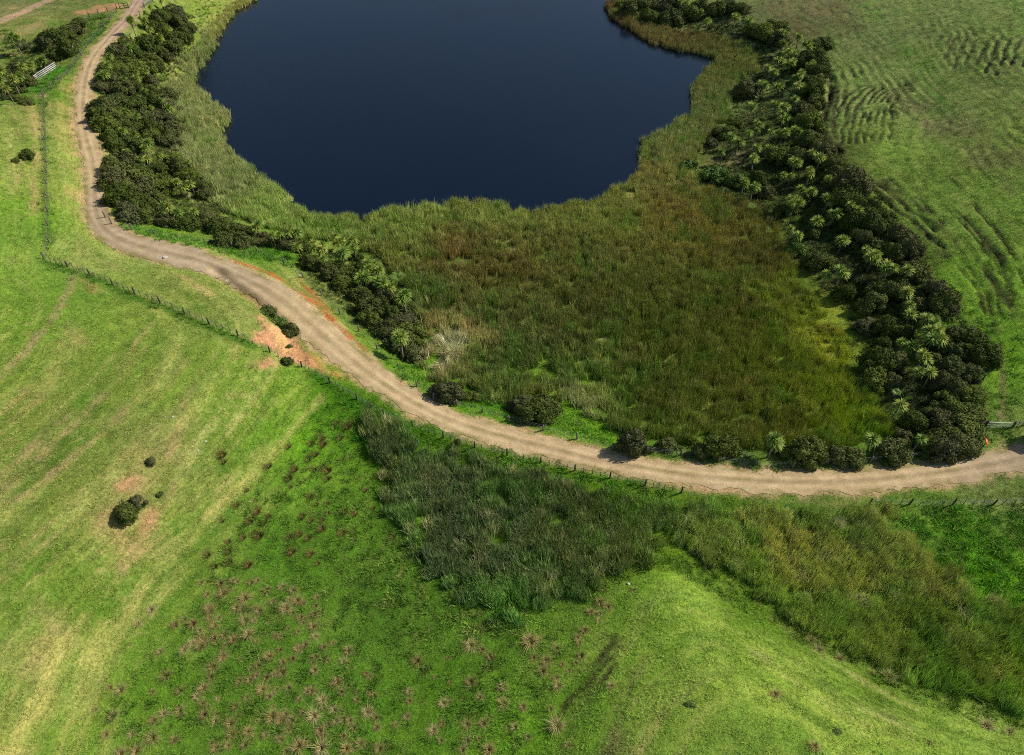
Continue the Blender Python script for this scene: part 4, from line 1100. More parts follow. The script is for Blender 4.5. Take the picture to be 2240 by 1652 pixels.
bright_crowns = [crown_mesh("crown", 320 + k, M_bright, 1800, .12) for k in range(2)]
def stem_mesh(seed, m):
    r = random.Random(seed); mb = MB()
    for k in range(3):
        a = k * 2.1 + r.random()
        mb.tube([(.03 * math.cos(a), .03 * math.sin(a), -.06), (.1 * math.cos(a), .1 * math.sin(a), .25), (.3 * math.cos(a), .3 * math.sin(a), .6)], [.045, .035, .012], 5)
    return mb.mesh("trunk", m)
stems = [stem_mesh(k, M_dbark) for k in range(3)]
def shrub(u, v, w, hr=.8, bright=False, name="shrub", dep=.85):
    p, s = base_under(u, v, lambda s: .5 * hr * w / s)
    R = w / 2 / s
    e = obj(name, None, None, p - np.array([0, 0, .03]), (0, 0, random.uniform(-.25, .25)))
    e.empty_display_size = .3
    Hh = hr * 2 * R * random.uniform(.75, 1.2)
    R *= random.uniform(.92, 1.16)
    k = random.randrange(8)
    obj("crown", (bright_crowns[k % 2] if bright else crowns[k]), e, (0, 0, 0), (0, 0, random.choice((0, math.pi))), (R * 1.1 * random.choice((-1, 1)), R * 1.1 * dep * random.uniform(.88, 1.12), Hh))
    obj("trunk", stems[k % 3], e, (0, 0, 0), None, (R, R, Hh))
    return e, p

def conv(ou, ov, L, f=.2492):
    return [(ou + q[0] * f, ov + q[1] * f, q[2] * f) for q in L]
GROVE = conv(0, 0, [(1530, 90, 210), (1420, 130, 190), (1580, 190, 190), (1370, 220, 200), (1440, 265, 160), (1660, 240, 150), (1590, 290, 170), (1530, 345, 160), (1640, 330, 130),
    (1310, 390, 230), (1530, 420, 160), (1460, 480, 160), (1130, 395, 190), (1060, 470, 210), (1190, 480, 170), (1320, 510, 190), (1300, 590, 200), (1000, 590, 220),
    (1180, 580, 210), (1390, 570, 140), (950, 690, 220), (1100, 660, 190), (900, 755, 160), (1330, 700, 160), (1190, 745, 170), (1090, 800, 220), (1300, 785, 160),
    (1470, 830, 180), (1020, 875, 220), (930, 930, 240), (1180, 895, 220), (1330, 885, 200), (1490, 925, 180), (880, 1015, 200), (1060, 1005, 240), (1250, 1015, 220),
    (1420, 1005, 200), (930, 1100, 220), (1130, 1095, 200), (1320, 1110, 210), (1500, 1110, 210), (970, 1200, 200), (1120, 1210, 230), (1330, 1180, 170), (1470, 1215, 180),
    (1040, 1295, 220), (1210, 1290, 170), (1540, 1385, 180), (1120, 1395, 230), (1260, 1405, 180), (1030, 1490, 240), (1200, 1480, 240), (1370, 1480, 220), (1560, 1455, 190),
    (1650, 1510, 200), (1030, 1590, 260), (1210, 1580, 280), (1420, 1580, 240), (1700, 1610, 180), (1810, 1645, 160)]) + conv(0, 389.4, [
    (1060, 70, 260), (1250, 100, 280), (1430, 60, 240), (1060, 180, 260), (1230, 220, 270), (1380, 205, 220), (1160, 310, 240), (1310, 330, 200), (1490, 355, 230), (1800, 130, 170),
    (1650, 370, 230), (1800, 350, 230), (1930, 420, 230), (2060, 440, 200), (1960, 525, 240), (2110, 530, 220), (2190, 465, 140)])
STREAM = conv(556.3, 389.4, [(30, 550, 150), (120, 540, 170), (330, 520, 200), (300, 590, 160), (440, 610, 160), (490, 745, 190), (600, 765, 200), (690, 835, 220), (810, 800, 200),
    (780, 920, 220), (900, 890, 200), (930, 1020, 220), (1020, 960, 160), (1000, 1130, 260), (1150, 1060, 240), (1300, 1100, 200), (1020, 1230, 230), (1180, 1190, 260),
    (1300, 1230, 260), (1150, 1320, 260), (1380, 1340, 260), (1290, 1430, 270), (1430, 1450, 180), (1390, 1540, 190), (900, 690, 120), (930, 765, 110)])
ROADSIDE = [(834.4 + 570 * .2492, 723.2 + 530 * .2492, 80), (834.4 + 790 * .2492, 723.2 + 570 * .2492, 40), (1145, 882, 68), (1188, 884, 72), (1166, 902, 84)] + conv(1279.5, 834.4, [
    (420, 540, 330), (720, 550, 210), (1000, 605, 230), (1180, 580, 340), (1710, 585, 170), (1920, 615, 360), (2200, 630, 220)]) + conv(1683.9, 890, [
    (330, 390, 100), (660, 400, 330), (1060, 360, 370)])
BELT = conv(1683.9, 890, [(1150, 240, 150), (1380, 330, 260), (1250, 130, 260), (1450, 100, 250), (1500, 240, 280), (1700, 150, 300), (1660, 300, 280), (1500, 370, 270), (1740, 50, 260), (1760, 330, 180), (1390, 60, 210)]) + conv(1683.9, 611.9, [
    (640, 110, 200), (880, 200, 240), (960, 80, 240), (1100, 60, 240), (1250, 120, 260), (1400, 100, 260), (1500, 170, 260), (1430, 250, 260), (1250, 220, 240), (1560, 240, 170), (850, 390, 190),
    (1000, 420, 230), (980, 550, 160), (1170, 450, 190), (920, 720, 330), (1060, 720, 240), (900, 870, 240), (1050, 880, 180), (1500, 560, 240), (1650, 480, 260), (1780, 560, 280), (1850, 650, 240),
    (1650, 620, 240), (1450, 680, 200), (1560, 760, 260), (1700, 800, 240), (1500, 870, 220), (1620, 950, 260), (1750, 1020, 240), (1550, 1050, 240), (1690, 1130, 280)]) + conv(1502, 389.4, [
    (1430, 50, 290), (1300, 30, 200), (1180, 100, 200), (680, 110, 150), (640, 30, 170), (1350, 200, 280), (1550, 290, 290), (1480, 370, 260), (1690, 330, 240), (1620, 430, 260), (1500, 530, 220),
    (1700, 570, 260), (1850, 520, 240), (1930, 620, 260), (1800, 660, 240), (1150, 690, 270), (740, 300, 160), (890, 270, 150), (1100, 330, 140), (1990, 800, 240), (1090, 470, 150)]) + conv(1279.5, 0, [
    (430, 60, 260), (330, 40, 160), (560, 50, 200), (560, 150, 200), (750, 150, 220), (900, 110, 200), (1330, 70, 180), (1250, 50, 160), (1150, 80, 160), (700, 60, 180), (820, 30, 180), (1000, 40, 180), (1600, 260, 240), (1500, 240, 180), (1700, 330, 200), (1680, 230, 180),
    (2060, 370, 200), (1980, 520, 220), (1880, 540, 200), (2050, 620, 180), (1400, 780, 220), (2000, 720, 180), (1980, 800, 200), (2000, 900, 200), (1900, 970, 200), (1950, 1080, 220), (1860, 1060, 180),
    (1960, 1200, 220), (1900, 1250, 160), (1220, 1150, 190), (1310, 1080, 160), (1100, 1250, 120), (1700, 1350, 230), (1850, 1370, 220), (2080, 1330, 200), (2150, 1430, 190), (1500, 1575, 180), (2200, 1510, 200)])
HOLLOW = conv(0, 0, [(560, 320, 220), (650, 260, 200), (470, 360, 200), (700, 205, 130), (600, 420, 220), (520, 470, 180), (420, 310, 160), (180, 590, 170), (110, 620, 110), (60, 650, 110), (270, 710, 140), (60, 790, 150), (150, 770, 160), (30, 850, 90), (330, 660, 90), (430, 550, 130)])
LOW_SHRUBS = conv(0, 0, [(170, 860, 110), (230, 890, 110), (270, 905, 70), (120, 850, 80)])
def row(L, name, text, cat, key, group, hr=.8, bright=False, dep=.85):
    for n, (u, v, w) in enumerate(sorted(L, key=key)):
        e, p = shrub(u, v, w, hr, bright, name, dep)
        tag(e, text.format(ordinal(n + 1)), cat, group)
row(GROVE, "dark_shrub", "domed dark shrub between road and lake, {} from the far end of the grove", "shrub", lambda q: q[1] + .2 * q[0], "dark shrubs of the grove between road and lake", .62)
row(STREAM, "dark_shrub", "dark shrub below the orange gutter, {} going down the road towards the marsh", "shrub", lambda q: q[0] + q[1], "dark shrubs on the slope below the road gutter", .6, dep=.75)
row(ROADSIDE, "round_shrub", "round dark shrub behind the road fence, {} from the pale laid-over reeds", "shrub", lambda q: q[0], "round shrubs along the road fence by the marsh", .58, dep=.66)
row(BELT, "dark_shrub", "dense dark shrub in the belt under the hill, {} going from lake to gate", "shrub", lambda q: q[1] - .1 * q[0], "dark shrubs in the belt under the hill", .62)
row(HOLLOW, "dark_shrub", "dark shrub in the hollow behind the pale railing, {} from the track", "shrub", lambda q: q[1] - .2 * q[0], "dark shrubs in the hollow", .6)
row(LOW_SHRUBS, "low_shrub", "low brownish shrub edging the paddock below the hollow, {} from the fence corner", "shrub", lambda q: -q[0], "low shrubs at the paddock edge", .45)
for u, v, w, hr, lab in [(61, 338, 27, .75, "small round shrub alone in the upper paddock beside a smaller one"), (35, 352, 17, .6, "tiny dark shrub in the upper paddock, smaller of the pair"),
                         (281.6, 1121, 45, .8, "round dark shrub between the clay scars on the paddock slope"), (304, 1096, 36, .7, "greyish open shrub touching the round one between the clay scars"),
                         (330, 1007, 22, .7, "small shrub above the clay scars on the paddock slope"), (349, 1080, 18, .4, "low green shrublet uphill of the clay scar strip"),
                         (586, 683, 46, .5, "long low shrub in the roadside ditch, uppermost of three"), (608, 703, 40, .6, "low bright shrub in the roadside ditch, middle of three"),
                         (633, 723, 38, .75, "round shrub at the lower end of the roadside ditch by the clay bank"), (628, 789, 26, .5, "small dark shrub on the fence below the clay bank"),
                         (633, 757, 16, .9, "small fresh green bush growing on the bare clay bank"), (1512, 1540, 22, .3, "dark green low bush on the open grassy spur"),
                         (1832, 1600, 20, .3, "lone dark low bush on the lower grassy spur by the bottom edge"), (1000, 967, 16, .8, "small grey scrubby bush caught on the fence below the road")]:
    e, p = shrub(u, v, w, hr, lab.startswith(("low bright", "small fresh", "dark green low", "lone dark")), "small_shrub")
    tag(e, lab, "shrub")
for u, v, w, lab in [(1503, 362, 36, "bright green leafy bush at the marsh edge under the bush belt"), (1560, 378, 52, "broad light green bush beside the pale bank in the belt"),
                     (1735, 545, 46, "light green bush at the foot of the leaning cabbage trees"), (1610, 396, 40, "yellow-green bush below the pale bank in the belt"),
                     (1575, 420, 36, "light green bush nearest the straw reeds under the belt")]:
    e, p = shrub(u, v, w, .6, True, "leafy_bush"); tag(e, lab, "bush")

# --- cabbage trees
def head_mesh(seed):
    r = np.random.default_rng(seed); vs_, q_, t_, lf, tp = [], [], [], [], []
    for i in range(130):
        zz = r.uniform(-.55, 1); a = i * 2.399 + r.normal(0, .2)
        d = np.array([math.sqrt(1 - zz * zz) * math.cos(a), math.sqrt(1 - zz * zz) * math.sin(a), zz])
        side = np.cross(d, [0, 0, 1]); side = side / (np.linalg.norm(side) + 1e-6)
        L = r.uniform(.8, 1.08); n0 = len(vs_); lv = r.uniform()
        for k, (t, w) in enumerate(((.06, .5), (.55, 1), (1, 0))):
            p = d * L * t; p[2] -= .28 * t * t * (1 - .4 * zz) * L
            if w:
                vs_ += [tuple(p - side * .06 * w), tuple(p + side * .06 * w)]; lf += [lv, lv]; tp += [t, t]
            else:
                vs_.append(tuple(p)); lf.append(lv); tp.append(1)
        q_.append((n0, n0 + 1, n0 + 3, n0 + 2)); t_.append((n0 + 2, n0 + 3, n0 + 4))
    return np_mesh("leaf_head", vs_, [q_, t_], M_cab, {"leaf": ("FLOAT", lf), "tip": ("FLOAT", tp)})
heads = [head_mesh(400 + k) for k in range(4)]
def skirt_mesh(seed):
    r = np.random.default_rng(seed); vs_, t_, lf = [], [], []
    for i in range(26):
        a = r.uniform(0, 6.28); c, s_ = math.cos(a), math.sin(a); n0 = len(vs_); L = r.uniform(.5, .95)
        vs_ += [(.06 * c - .05 * s_, .06 * s_ + .05 * c, -.05), (.06 * c + .05 * s_, .06 * s_ - .05 * c, -.05), (.38 * c * r.uniform(.5, 1.2), .38 * s_, -L)]
        t_.append((n0, n0 + 1, n0 + 2)); lf += [r.uniform()] * 3
    return np_mesh("dead_leaves", vs_, t_, M_dead, {"leaf": ("FLOAT", lf)})
skirt = skirt_mesh(5)
def cabbage(u, v, w, tall=3.3, heads_n=None):
    p0 = place(u, v); s0 = scale_at(p0)
    wm = w / s0
    n = heads_n or max(1, min(7, round((wm / 2.0) ** 1.7)))
    hr = min(1.5, max(1.0, wm * .6 if n == 1 else 1.35))
    spread = max(0, wm / 2 - hr * .8)
    Ht = tall * random.uniform(.85, 1.15)
    p, s = base_under(u, v, lambda s: Ht)
    e = obj("cabbage_tree", None, None, p - np.array([0, 0, .05]), (0, 0, 0)); e.empty_display_size = .3
    mb = MB(); lx, ly = random.uniform(-.3, .3), random.uniform(-.2, .2)
    tips = []
    if n == 1:
        tips = [(lx * .6, ly * .6, Ht)]
        mb.tube([(lx * -.8, 0, 0), (lx * -.2, ly * .3, Ht * .5), tips[0]], [.13, .1, .085], 7)
    else:
        fk = Ht * random.uniform(.5, .65); a0 = random.uniform(0, 6.28)
        mb.tube([(lx * -1, 0, 0), (0, 0, fk)], [.17, .13], 7)
        for k in range(n):
            a = a0 + k * 6.283 / max(1, n - (n > 4)) + random.uniform(-.3, .3); r = spread * random.uniform(.75, 1.1) if not (n > 4 and k == n - 1) else 0
            t = (r * math.cos(a), r * math.sin(a), Ht + random.uniform(-.45, .5) + (.4 if r == 0 else 0))
            tips.append(t)
            mb.tube([(0, 0, fk - .05), (t[0] * .6, t[1] * .6, fk + (t[2] - fk) * .5), t], [.1, .085, .075], 6)
    obj("trunk", mb.mesh("trunk", M_bark, True), e)
    for k, t in enumerate(tips):
        h_o = obj("leaf_head", random.choice(heads), e, t, (random.uniform(-.2, .2), random.uniform(-.2, .2), random.uniform(0, 6.28)), hr * random.uniform(.88, 1.1))
        if random.random() < .4:
            obj("dead_leaves", skirt, h_o)
    return e, n
CAB_GROVE = conv(0, 0, [(1300, 190, 80), (1345, 265, 70), (1470, 140, 75), (1540, 100, 85), (1500, 270, 65), (1430, 330, 80), (1105, 470, 80), (1185, 425, 75), (1000, 505, 90), (1250, 560, 75), (1000, 585, 80),
    (1300, 640, 95), (1240, 640, 55), (960, 670, 140), (1130, 700, 75), (1230, 700, 90), (1310, 805, 65), (1450, 885, 55), (1520, 960, 100), (1370, 950, 60), (1150, 980, 70), (1250, 1020, 70), (950, 1010, 55),
    (1130, 1165, 100), (1230, 1185, 90), (1350, 1260, 95), (1315, 1305, 80), (1440, 1370, 90), (1345, 1395, 85), (1285, 1400, 60), (1165, 1335, 80), (1600, 1600, 90), (1655, 1640, 90), (1720, 1612, 90), (1350, 75, 55), (1310, 125, 55), (1440, 15, 65)]) + conv(0, 389.4, [(1520, 250, 130), (1600, 295, 90), (1740, 295, 75)])
CAB_STREAM = conv(556.3, 389.4, [(60, 430, 140), (190, 500, 85), (250, 495, 65), (370, 470, 165), (410, 605, 95), (580, 600, 190), (750, 540, 165), (885, 545, 100), (895, 605, 85), (790, 655, 155), (640, 705, 75), (1060, 765, 200),
    (970, 870, 185), (1130, 920, 170), (1200, 985, 130), (1330, 1050, 150), (1110, 830, 120)])
CAB_BELT = conv(1683.9, 890, [(840, 260, 135), (1230, 255, 75)]) + conv(1683.9, 611.9, [(1150, 100, 135), (1170, 290, 125), (1350, 350, 200), (1370, 470, 220), (1110, 530, 85), (1190, 560, 135), (1285, 650, 165), (1240, 790, 110), (1335, 790, 105), (1060, 1080, 115), (1460, 155, 65), (1180, 210, 85)]) + conv(1502, 389.4, [
    (550, 90, 125), (980, 110, 125), (910, 210, 175), (1060, 120, 105), (1260, 310, 135), (1100, 360, 130), (880, 440, 75), (930, 500, 115), (1330, 550, 135), (1540, 620, 85), (1590, 690, 175), (1720, 760, 190), (1880, 800, 105), (1300, 820, 145), (1180, 840, 95), (1400, 250, 120), (1470, 280, 105), (1200, 190, 140), (1430, 330, 100), (480, 40, 120)]) + conv(1279.5, 0, [
    (820, 30, 60), (880, 30, 60), (960, 30, 60), (1010, 100, 45), (1190, 40, 80), (1300, 160, 110), (1420, 185, 115), (1060, 200, 90), (1720, 300, 110), (1850, 340, 95), (1940, 400, 155), (1720, 390, 90), (1760, 470, 160), (1680, 530, 130), (1580, 590, 90), (1780, 560, 130), (1960, 570, 110),
    (1880, 640, 80), (1640, 640, 110), (1830, 690, 110), (1540, 740, 130), (1680, 760, 110), (1860, 770, 140), (1810, 880, 110), (1650, 920, 120), (1720, 950, 100), (1720, 1020, 140), (1440, 940, 110), (1500, 1090, 110), (1600, 1160, 80), (1480, 1150, 65), (1410, 1170, 75), (1710, 1160, 140),
    (1830, 1150, 115), (1270, 1200, 85), (1320, 1260, 110), (1480, 1300, 90), (1590, 1310, 85), (1450, 1390, 115), (1180, 1340, 75), (1820, 1430, 135), (1710, 1540, 75), (1945, 1510, 115), (2020, 1390, 110), (2100, 1570, 85), (1780, 1540, 55), (1960, 1340, 75)])
CAB_HOLLOW = conv(0, 0, [(320, 575, 95), (260, 605, 90), (370, 560, 80), (235, 665, 100), (80, 640, 90), (180, 705, 90), (60, 700, 80), (420, 530, 90), (130, 785, 75)])
WORD = {1: "single-headed", 2: "two-headed", 3: "three-headed", 4: "four-headed", 5: "five-headed", 6: "many-headed", 7: "broad many-headed"}
def cab_row(L, text, key, group):
    for n, (u, v, w) in enumerate(sorted(L, key=key)):
        e, k = cabbage(u, v, w)
        tag(e, text.format(WORD[k], ordinal(n + 1)), "cabbage tree", group)
cab_row(CAB_GROVE, "{} cabbage tree above the grove by the lake, {} from the far end", lambda q: q[1] + .2 * q[0], "cabbage trees in the grove between road and lake")
cab_row(CAB_STREAM, "{} cabbage tree below the road gutter, {} going down towards the pale reeds", lambda q: q[0] + q[1], "cabbage trees below the road gutter")
cab_row(CAB_BELT, "{} cabbage tree in the belt under the hill, {} from lake to gate", lambda q: q[1] - .1 * q[0], "cabbage trees in the belt under the hill")
cab_row(CAB_HOLLOW, "{} cabbage tree in the hollow behind the pale railing, {} from the track", lambda q: q[1] - .2 * q[0], "cabbage trees in the hollow")
for u, v, w, tl, k, lab in [(304, 50, 23, 5.5, 4, "tall cabbage tree on a bare pale trunk standing clear by the road"), (883, 738, 44, 4.6, 5, "lone tall cabbage tree in front of the dark shrubs at the road bend"),
                            (1680, 962, 40, 4.2, 4, "cabbage tree among the round shrubs behind the road fence"), (50, 88, 34, 5.0, 5, "tall spreading cabbage tree at the edge of the hollow casting a clear shadow")]:
    e, n = cabbage(u, v, w, tl, k); tag(e, lab, "cabbage tree")

# --- tree ferns, flax, plume grass
def frond_mesh():
    vs_, q_, lf = [], [], []
    for k in range(14):
        t = .08 + k / 14 * .92; xx = t; zz = .35 * math.sin(t * 2.2) - .35 * t * t; w = .26 * math.sin(min(1, t * 1.15 + .12) * math.pi) + .02
        for sd in (-1, 1):
            n0 = len(vs_)
            vs_ += [(xx - .024, 0, zz), (xx + .024, 0, zz), (xx + .09, sd * w, zz - .07), (xx + .06, sd * w, zz - .07)]; lf += [random.random()] * 4
            q_.append((n0, n0 + 1, n0 + 2, n0 + 3))
    return np_mesh("frond", vs_, q_, M_fern, {"leaf": ("FLOAT", lf)})
frond = frond_mesh()
for u, v, w, lab in [(873, 610, 50, "bright green tree fern among the cabbage trees above the marsh"), (1640, 453, 30, "small bright tree fern at the straw reed edge under the belt"), (1951, 857, 30, "small tree fern with lit fronds at the marsh corner near the gate")]:
    p, s = base_under(u, v, lambda s: 1.7); R = w / 2 / s
    e = obj("tree_fern", None, None, p); tag(e, lab, "tree fern", "tree ferns"); e.empty_display_size = .3
    mb = MB(); mb.tube([(0, 0, -.1), (.05, 0, .9), (0, 0, 1.7)], [.14, .11, .1], 7); obj("trunk", mb.mesh("trunk", M_dbark, True), e)
    for k in range(13):
        obj("frond", frond, e, (0, 0, 1.68), (random.uniform(-.15, .15), random.uniform(-.35, .05), k * 2 * math.pi / 13 + random.uniform(-.15, .15)), R * random.uniform(.85, 1.1))
FX = {}
flax_me = [blade_mesh("leaves", M_flax, 46, .6, 1.0, .35, .25, .035, 3, 500 + k, .5, .12) for k in range(3)]
for n, (u, v, w) in enumerate(conv(0, 0, [(250, 400, 120), (300, 430, 110), (200, 420, 90)]) + conv(1279.5, 0, [(950, 175, 110), (1090, 235, 110), (1160, 240, 90), (1500, 320, 120), (1420, 310, 90), (1560, 330, 90), (1540, 860, 110), (1430, 1340, 80), (1050, 1320, 90)]) + conv(1279.5, 834.4, [(350, 425, 120), (430, 410, 110)]) + conv(1502, 389.4, [(1500, 890, 120), (1560, 910, 100), (1170, 850, 90), (1330, 740, 90)]) + conv(1683.9, 611.9, [(1260, 1020, 110), (1330, 1040, 110)])):
    p, s = base_under(u, v, lambda s: .9); R = max(.7, w / 2 / s)
    e = obj("flax_bush", None, None, p - np.array([0, 0, .03]))
    area = "in the hollow behind the pale railing" if u < 300 else "under the trees at the lake head" if v < 100 else "behind the road fence reeds" if 1300 < u < 1400 else "in the belt under the hill"
    FX[area] = FX.get(area, 0) + 1
    tag(e, f"spiky flax bush {area}, {ordinal(FX[area])} counting away from the lake", "flax", "flax bushes " + area); e.empty_display_size = .3
    obj("leaves", flax_me[n % 3], e, (0, 0, 0), (0, 0, random.uniform(0, 6.28)), R * 1.5)
plume_l = blade_mesh("leaves", M_flax, 60, .5, .9, .55, .3, .02, 3, 520, .9, .1)
for u, v, w, npl, lab in [(163, 112, 22, 8, "plume grass with cream plumes at the roadside edge of the hollow"), (476, 603, 14, 3, "small plume grass on the bank top beside the road"), (501, 616, 16, 5, "plume grass with white heads at the top of the roadside ditch")]:
    p, s = base_under(u, v, lambda s: .7); R = w / 2 / s
    e = obj("plume_grass", None, None, p); tag(e, lab, "plume grass"); e.empty_display_size = .3
    obj("leaves", plume_l, e, (0, 0, 0), None, R * 1.2)
    for k in range(npl):
        a = k * 2.4; mb = MB(); lx, ly = math.cos(a) * .25 * R, math.sin(a) * .25 * R
        mb.tube([(0, 0, 0), (lx, ly, R * 1.1)], .012, 4); mb.tube([(lx, ly, R * 1.05), (lx * 1.3, ly * 1.3, R * 1.35), (lx * 1.7, ly * 1.7, R * 1.7)], [.03, .11, .02], 6)
        obj("plume", mb.mesh("plume", M_plume, True), e)

# --- tussocks in the bog
TUSS = conv(556.3, 1240.5, [(30, 110, 60), (110, 200, 90), (230, 170, 50), (50, 380, 110), (280, 360, 120), (380, 290, 100), (550, 260, 60), (540, 330, 60), (520, 520, 120), (410, 440, 90), (530, 410, 80), (300, 530, 60), (190, 600, 80),
    (20, 640, 50), (130, 780, 140), (40, 860, 90), (230, 720, 60), (340, 800, 90), (250, 810, 50), (450, 680, 80), (610, 700, 90), (830, 730, 90), (640, 810, 60), (780, 820, 90), (530, 900, 90), (20, 950, 80), (110, 960, 90), (190, 920, 60),
    (730, 1010, 110), (300, 1060, 110), (70, 1070, 110), (130, 1130, 90), (470, 1080, 80), (600, 1160, 110), (400, 1150, 70), (540, 1090, 50), (910, 1090, 80), (1020, 1095, 60), (1010, 950, 70), (160, 1310, 150), (240, 1340, 110), (330, 1340, 90),
    (520, 1300, 130), (700, 1250, 100), (990, 1270, 110), (720, 1350, 80), (840, 1340, 80), (580, 1430, 130), (780, 1480, 70), (100, 1470, 100), (240, 1510, 90), (390, 1570, 140), (590, 1580, 160), (810, 1590, 130), (930, 1550, 110), (1100, 1590, 110),
    (1080, 1400, 70), (1340, 1310, 80), (1240, 1380, 70), (1360, 1090, 70), (1360, 1170, 70), (1430, 820, 120), (1900, 680, 110), (2000, 720, 80), (2070, 780, 80), (1700, 790, 50), (1590, 960, 50), (1900, 1000, 100), (1720, 1010, 60), (1660, 1190, 100),
    (1720, 1180, 70), (2190, 1050, 100), (2190, 1200, 130), (1830, 1160, 40), (1980, 1140, 80), (1870, 1380, 130), (2010, 1370, 90), (1650, 1370, 80), (1570, 1430, 100), (1640, 1520, 80), (1870, 1520, 110), (1970, 1500, 60), (1830, 1600, 120), (2060, 1600, 130)]) + conv(0, 1240.5, [
    (1940, 140, 110), (2040, 110, 70), (2210, 130, 80), (1820, 230, 90), (1960, 230, 120), (2150, 270, 130), (2140, 360, 110), (1700, 490, 120), (1620, 450, 70), (1840, 440, 80), (1920, 440, 80), (2150, 460, 120), (2180, 590, 140), (1880, 620, 100),
    (2050, 640, 100), (1770, 690, 110), (1620, 720, 90), (1410, 740, 90), (1960, 770, 90), (1870, 870, 100), (2200, 890, 70), (1860, 960, 100), (2110, 990, 80), (2220, 950, 60), (1790, 1060, 120), (1460, 950, 130), (1060, 1080, 120), (1340, 1090, 80),
    (1580, 1080, 90), (970, 1050, 80), (1780, 1190, 90), (2070, 1220, 90), (1910, 1150, 50), (1580, 1260, 110), (1440, 1280, 90), (1800, 1290, 110), (1350, 1340, 90), (1890, 1340, 70), (2030, 1370, 150), (2180, 1440, 130), (1000, 1300, 120),
    (930, 1460, 100), (1160, 1460, 110), (1340, 1490, 140), (1530, 1510, 90), (1900, 1580, 130), (2000, 1560, 100), (2150, 1560, 110), (1200, 1610, 150), (1060, 1630, 120), (1330, 370, 90), (1210, 490, 100), (840, 1240, 60)]) + conv(1112.6, 1240.5, [
    (190, 650, 150), (420, 710, 90), (670, 550, 90), (600, 610, 70), (620, 660, 80), (640, 770, 90), (330, 820, 120), (220, 790, 80), (470, 850, 70), (590, 835, 70), (300, 910, 110), (420, 970, 80), (530, 900, 60), (430, 1040, 110),
    (800, 300, 100), (870, 340, 80), (720, 390, 90), (800, 400, 80), (790, 460, 70), (1100, 190, 70), (130, 1220, 90), (370, 1240, 80), (420, 1390, 150), (170, 1490, 90), (520, 1560, 80), (60, 1400, 90), (900, 1040, 100)]) + conv(1683.9, 1240.5, [
    (360, 640, 100), (430, 720, 90), (610, 800, 90), (1040, 960, 130), (890, 920, 70), (390, 1570, 140), (50, 1110, 100), (1400, 1530, 70), (2100, 1440, 120), (1900, 1390, 130)])
RUSH = conv(556.3, 834.4, [(830, 390, 100), (720, 360, 80), (600, 500, 90), (610, 550, 100), (760, 490, 110), (480, 680, 90), (540, 640, 80), (360, 770, 110), (530, 770, 90), (650, 780, 110), (310, 850, 90), (320, 920, 70), (650, 850, 80), (130, 740, 110),
    (1110, 820, 80), (490, 1005, 90), (550, 1075, 70), (640, 1070, 60), (980, 950, 70), (1045, 1110, 70), (800, 1140, 80), (130, 1180, 90), (30, 1140, 100), (430, 1180, 80), (500, 1220, 80), (600, 1290, 100), (55, 1350, 110), (310, 1360, 90), (400, 1340, 80),
    (480, 1370, 90), (1220, 1360, 80), (500, 1510, 90), (560, 1590, 60), (340, 1490, 120), (20, 1040, 60), (90, 1240, 80), (300, 570, 80), (500, 540, 70), (650, 1150, 60), (600, 1210, 60), (880, 1160, 80), (780, 1330, 90)]) + conv(0, 834.4, [
    (2080, 1080, 80), (2170, 950, 60), (1960, 1210, 80), (2200, 1220, 100), (1830, 1520, 110), (2010, 1400, 90), (2010, 1490, 90), (2140, 1370, 80), (1890, 1620, 80), (2190, 1610, 90), (2020, 1580, 90), (1960, 640, 110), (1970, 700, 70)])
_rt = random.Random(12)
_bed = [q for q in TUSS if 400 < q[0] < 860 and q[1] > 1270]
for _k in range(85):
    q = _rt.choice(_bed); TUSS.append((q[0] + _rt.gauss(0, 26), min(1648, q[1] + _rt.gauss(0, 20)), _rt.uniform(10, 24)))
tuss_me = [blade_mesh("tussock", M_tuss, 260, .5, 1.1, .25, .36, .027, 3, 600 + k, 1.5, .3) for k in range(5)]
rush_me = [blade_mesh("rush_clump", M_rush, 150, .5, .95, .5, .3, .022, 3, 620 + k, .6, .25) for k in range(4)]
AREAS = [((300, 1560), "at the foot of the tyre-marked slope"), ((480, 1400), "on the bog side nearest the paddock hill"), ((620, 1320), "in the open bog below the brown rushes"), ((600, 1520), "in the thick of the tussock field"),
         ((780, 1600), "along the bottom edge of the bog"), ((860, 1450), "in the open green middle of the bog"), ((1060, 1560), "near the bright herb patch in the bog"), ((1090, 1430), "just below the dark reed bed"),
         ((1230, 1480), "beside the wheel ruts"), ((1320, 1350), "at the tip of the grassy spur"), ((1800, 1430), "on the wet edge between spur and reeds"), ((2150, 1600), "on the lower spur by the reeds")]
CNT = {}
for n, (u, v, w) in enumerate(TUSS):
    p, s = base_under(u, v, lambda s: .25); R = w * random.uniform(.4, .58) / s
    o = obj("tussock", tuss_me[n % 5], None, p - np.array([0, 0, .03]), (random.uniform(-.15, .15), random.uniform(-.25, .05), random.uniform(0, 6.28)), (R, R, R * random.uniform(.8, 1.1)))
    ar = min(AREAS, key=lambda a: math.hypot(a[0][0] - u, a[0][1] - v))[1]
    sz = "large" if w > 27 else "small" if w < 18.5 else "middling"
    CNT.setdefault((sz, ar), []).append((u, o))
for (sz, ar), L in CNT.items():
    for k, (u, o) in enumerate(sorted(L, key=lambda q: q[0])):
        tag(o, f"{sz} straw tussock {ar}" + (f", {ordinal(k + 1)} from the paddock side" if len(L) > 1 else ""), "tussock", f"{sz} straw tussocks {ar}")
CNT = {}
AREAS2 = [((740, 940), "by the fence below the road"), ((640, 1020), "along the top of the bog"), ((820, 1120), "beside the dark reed bed"), ((600, 1150), "in the upper bog"), ((500, 1200), "below the paddock slope")]
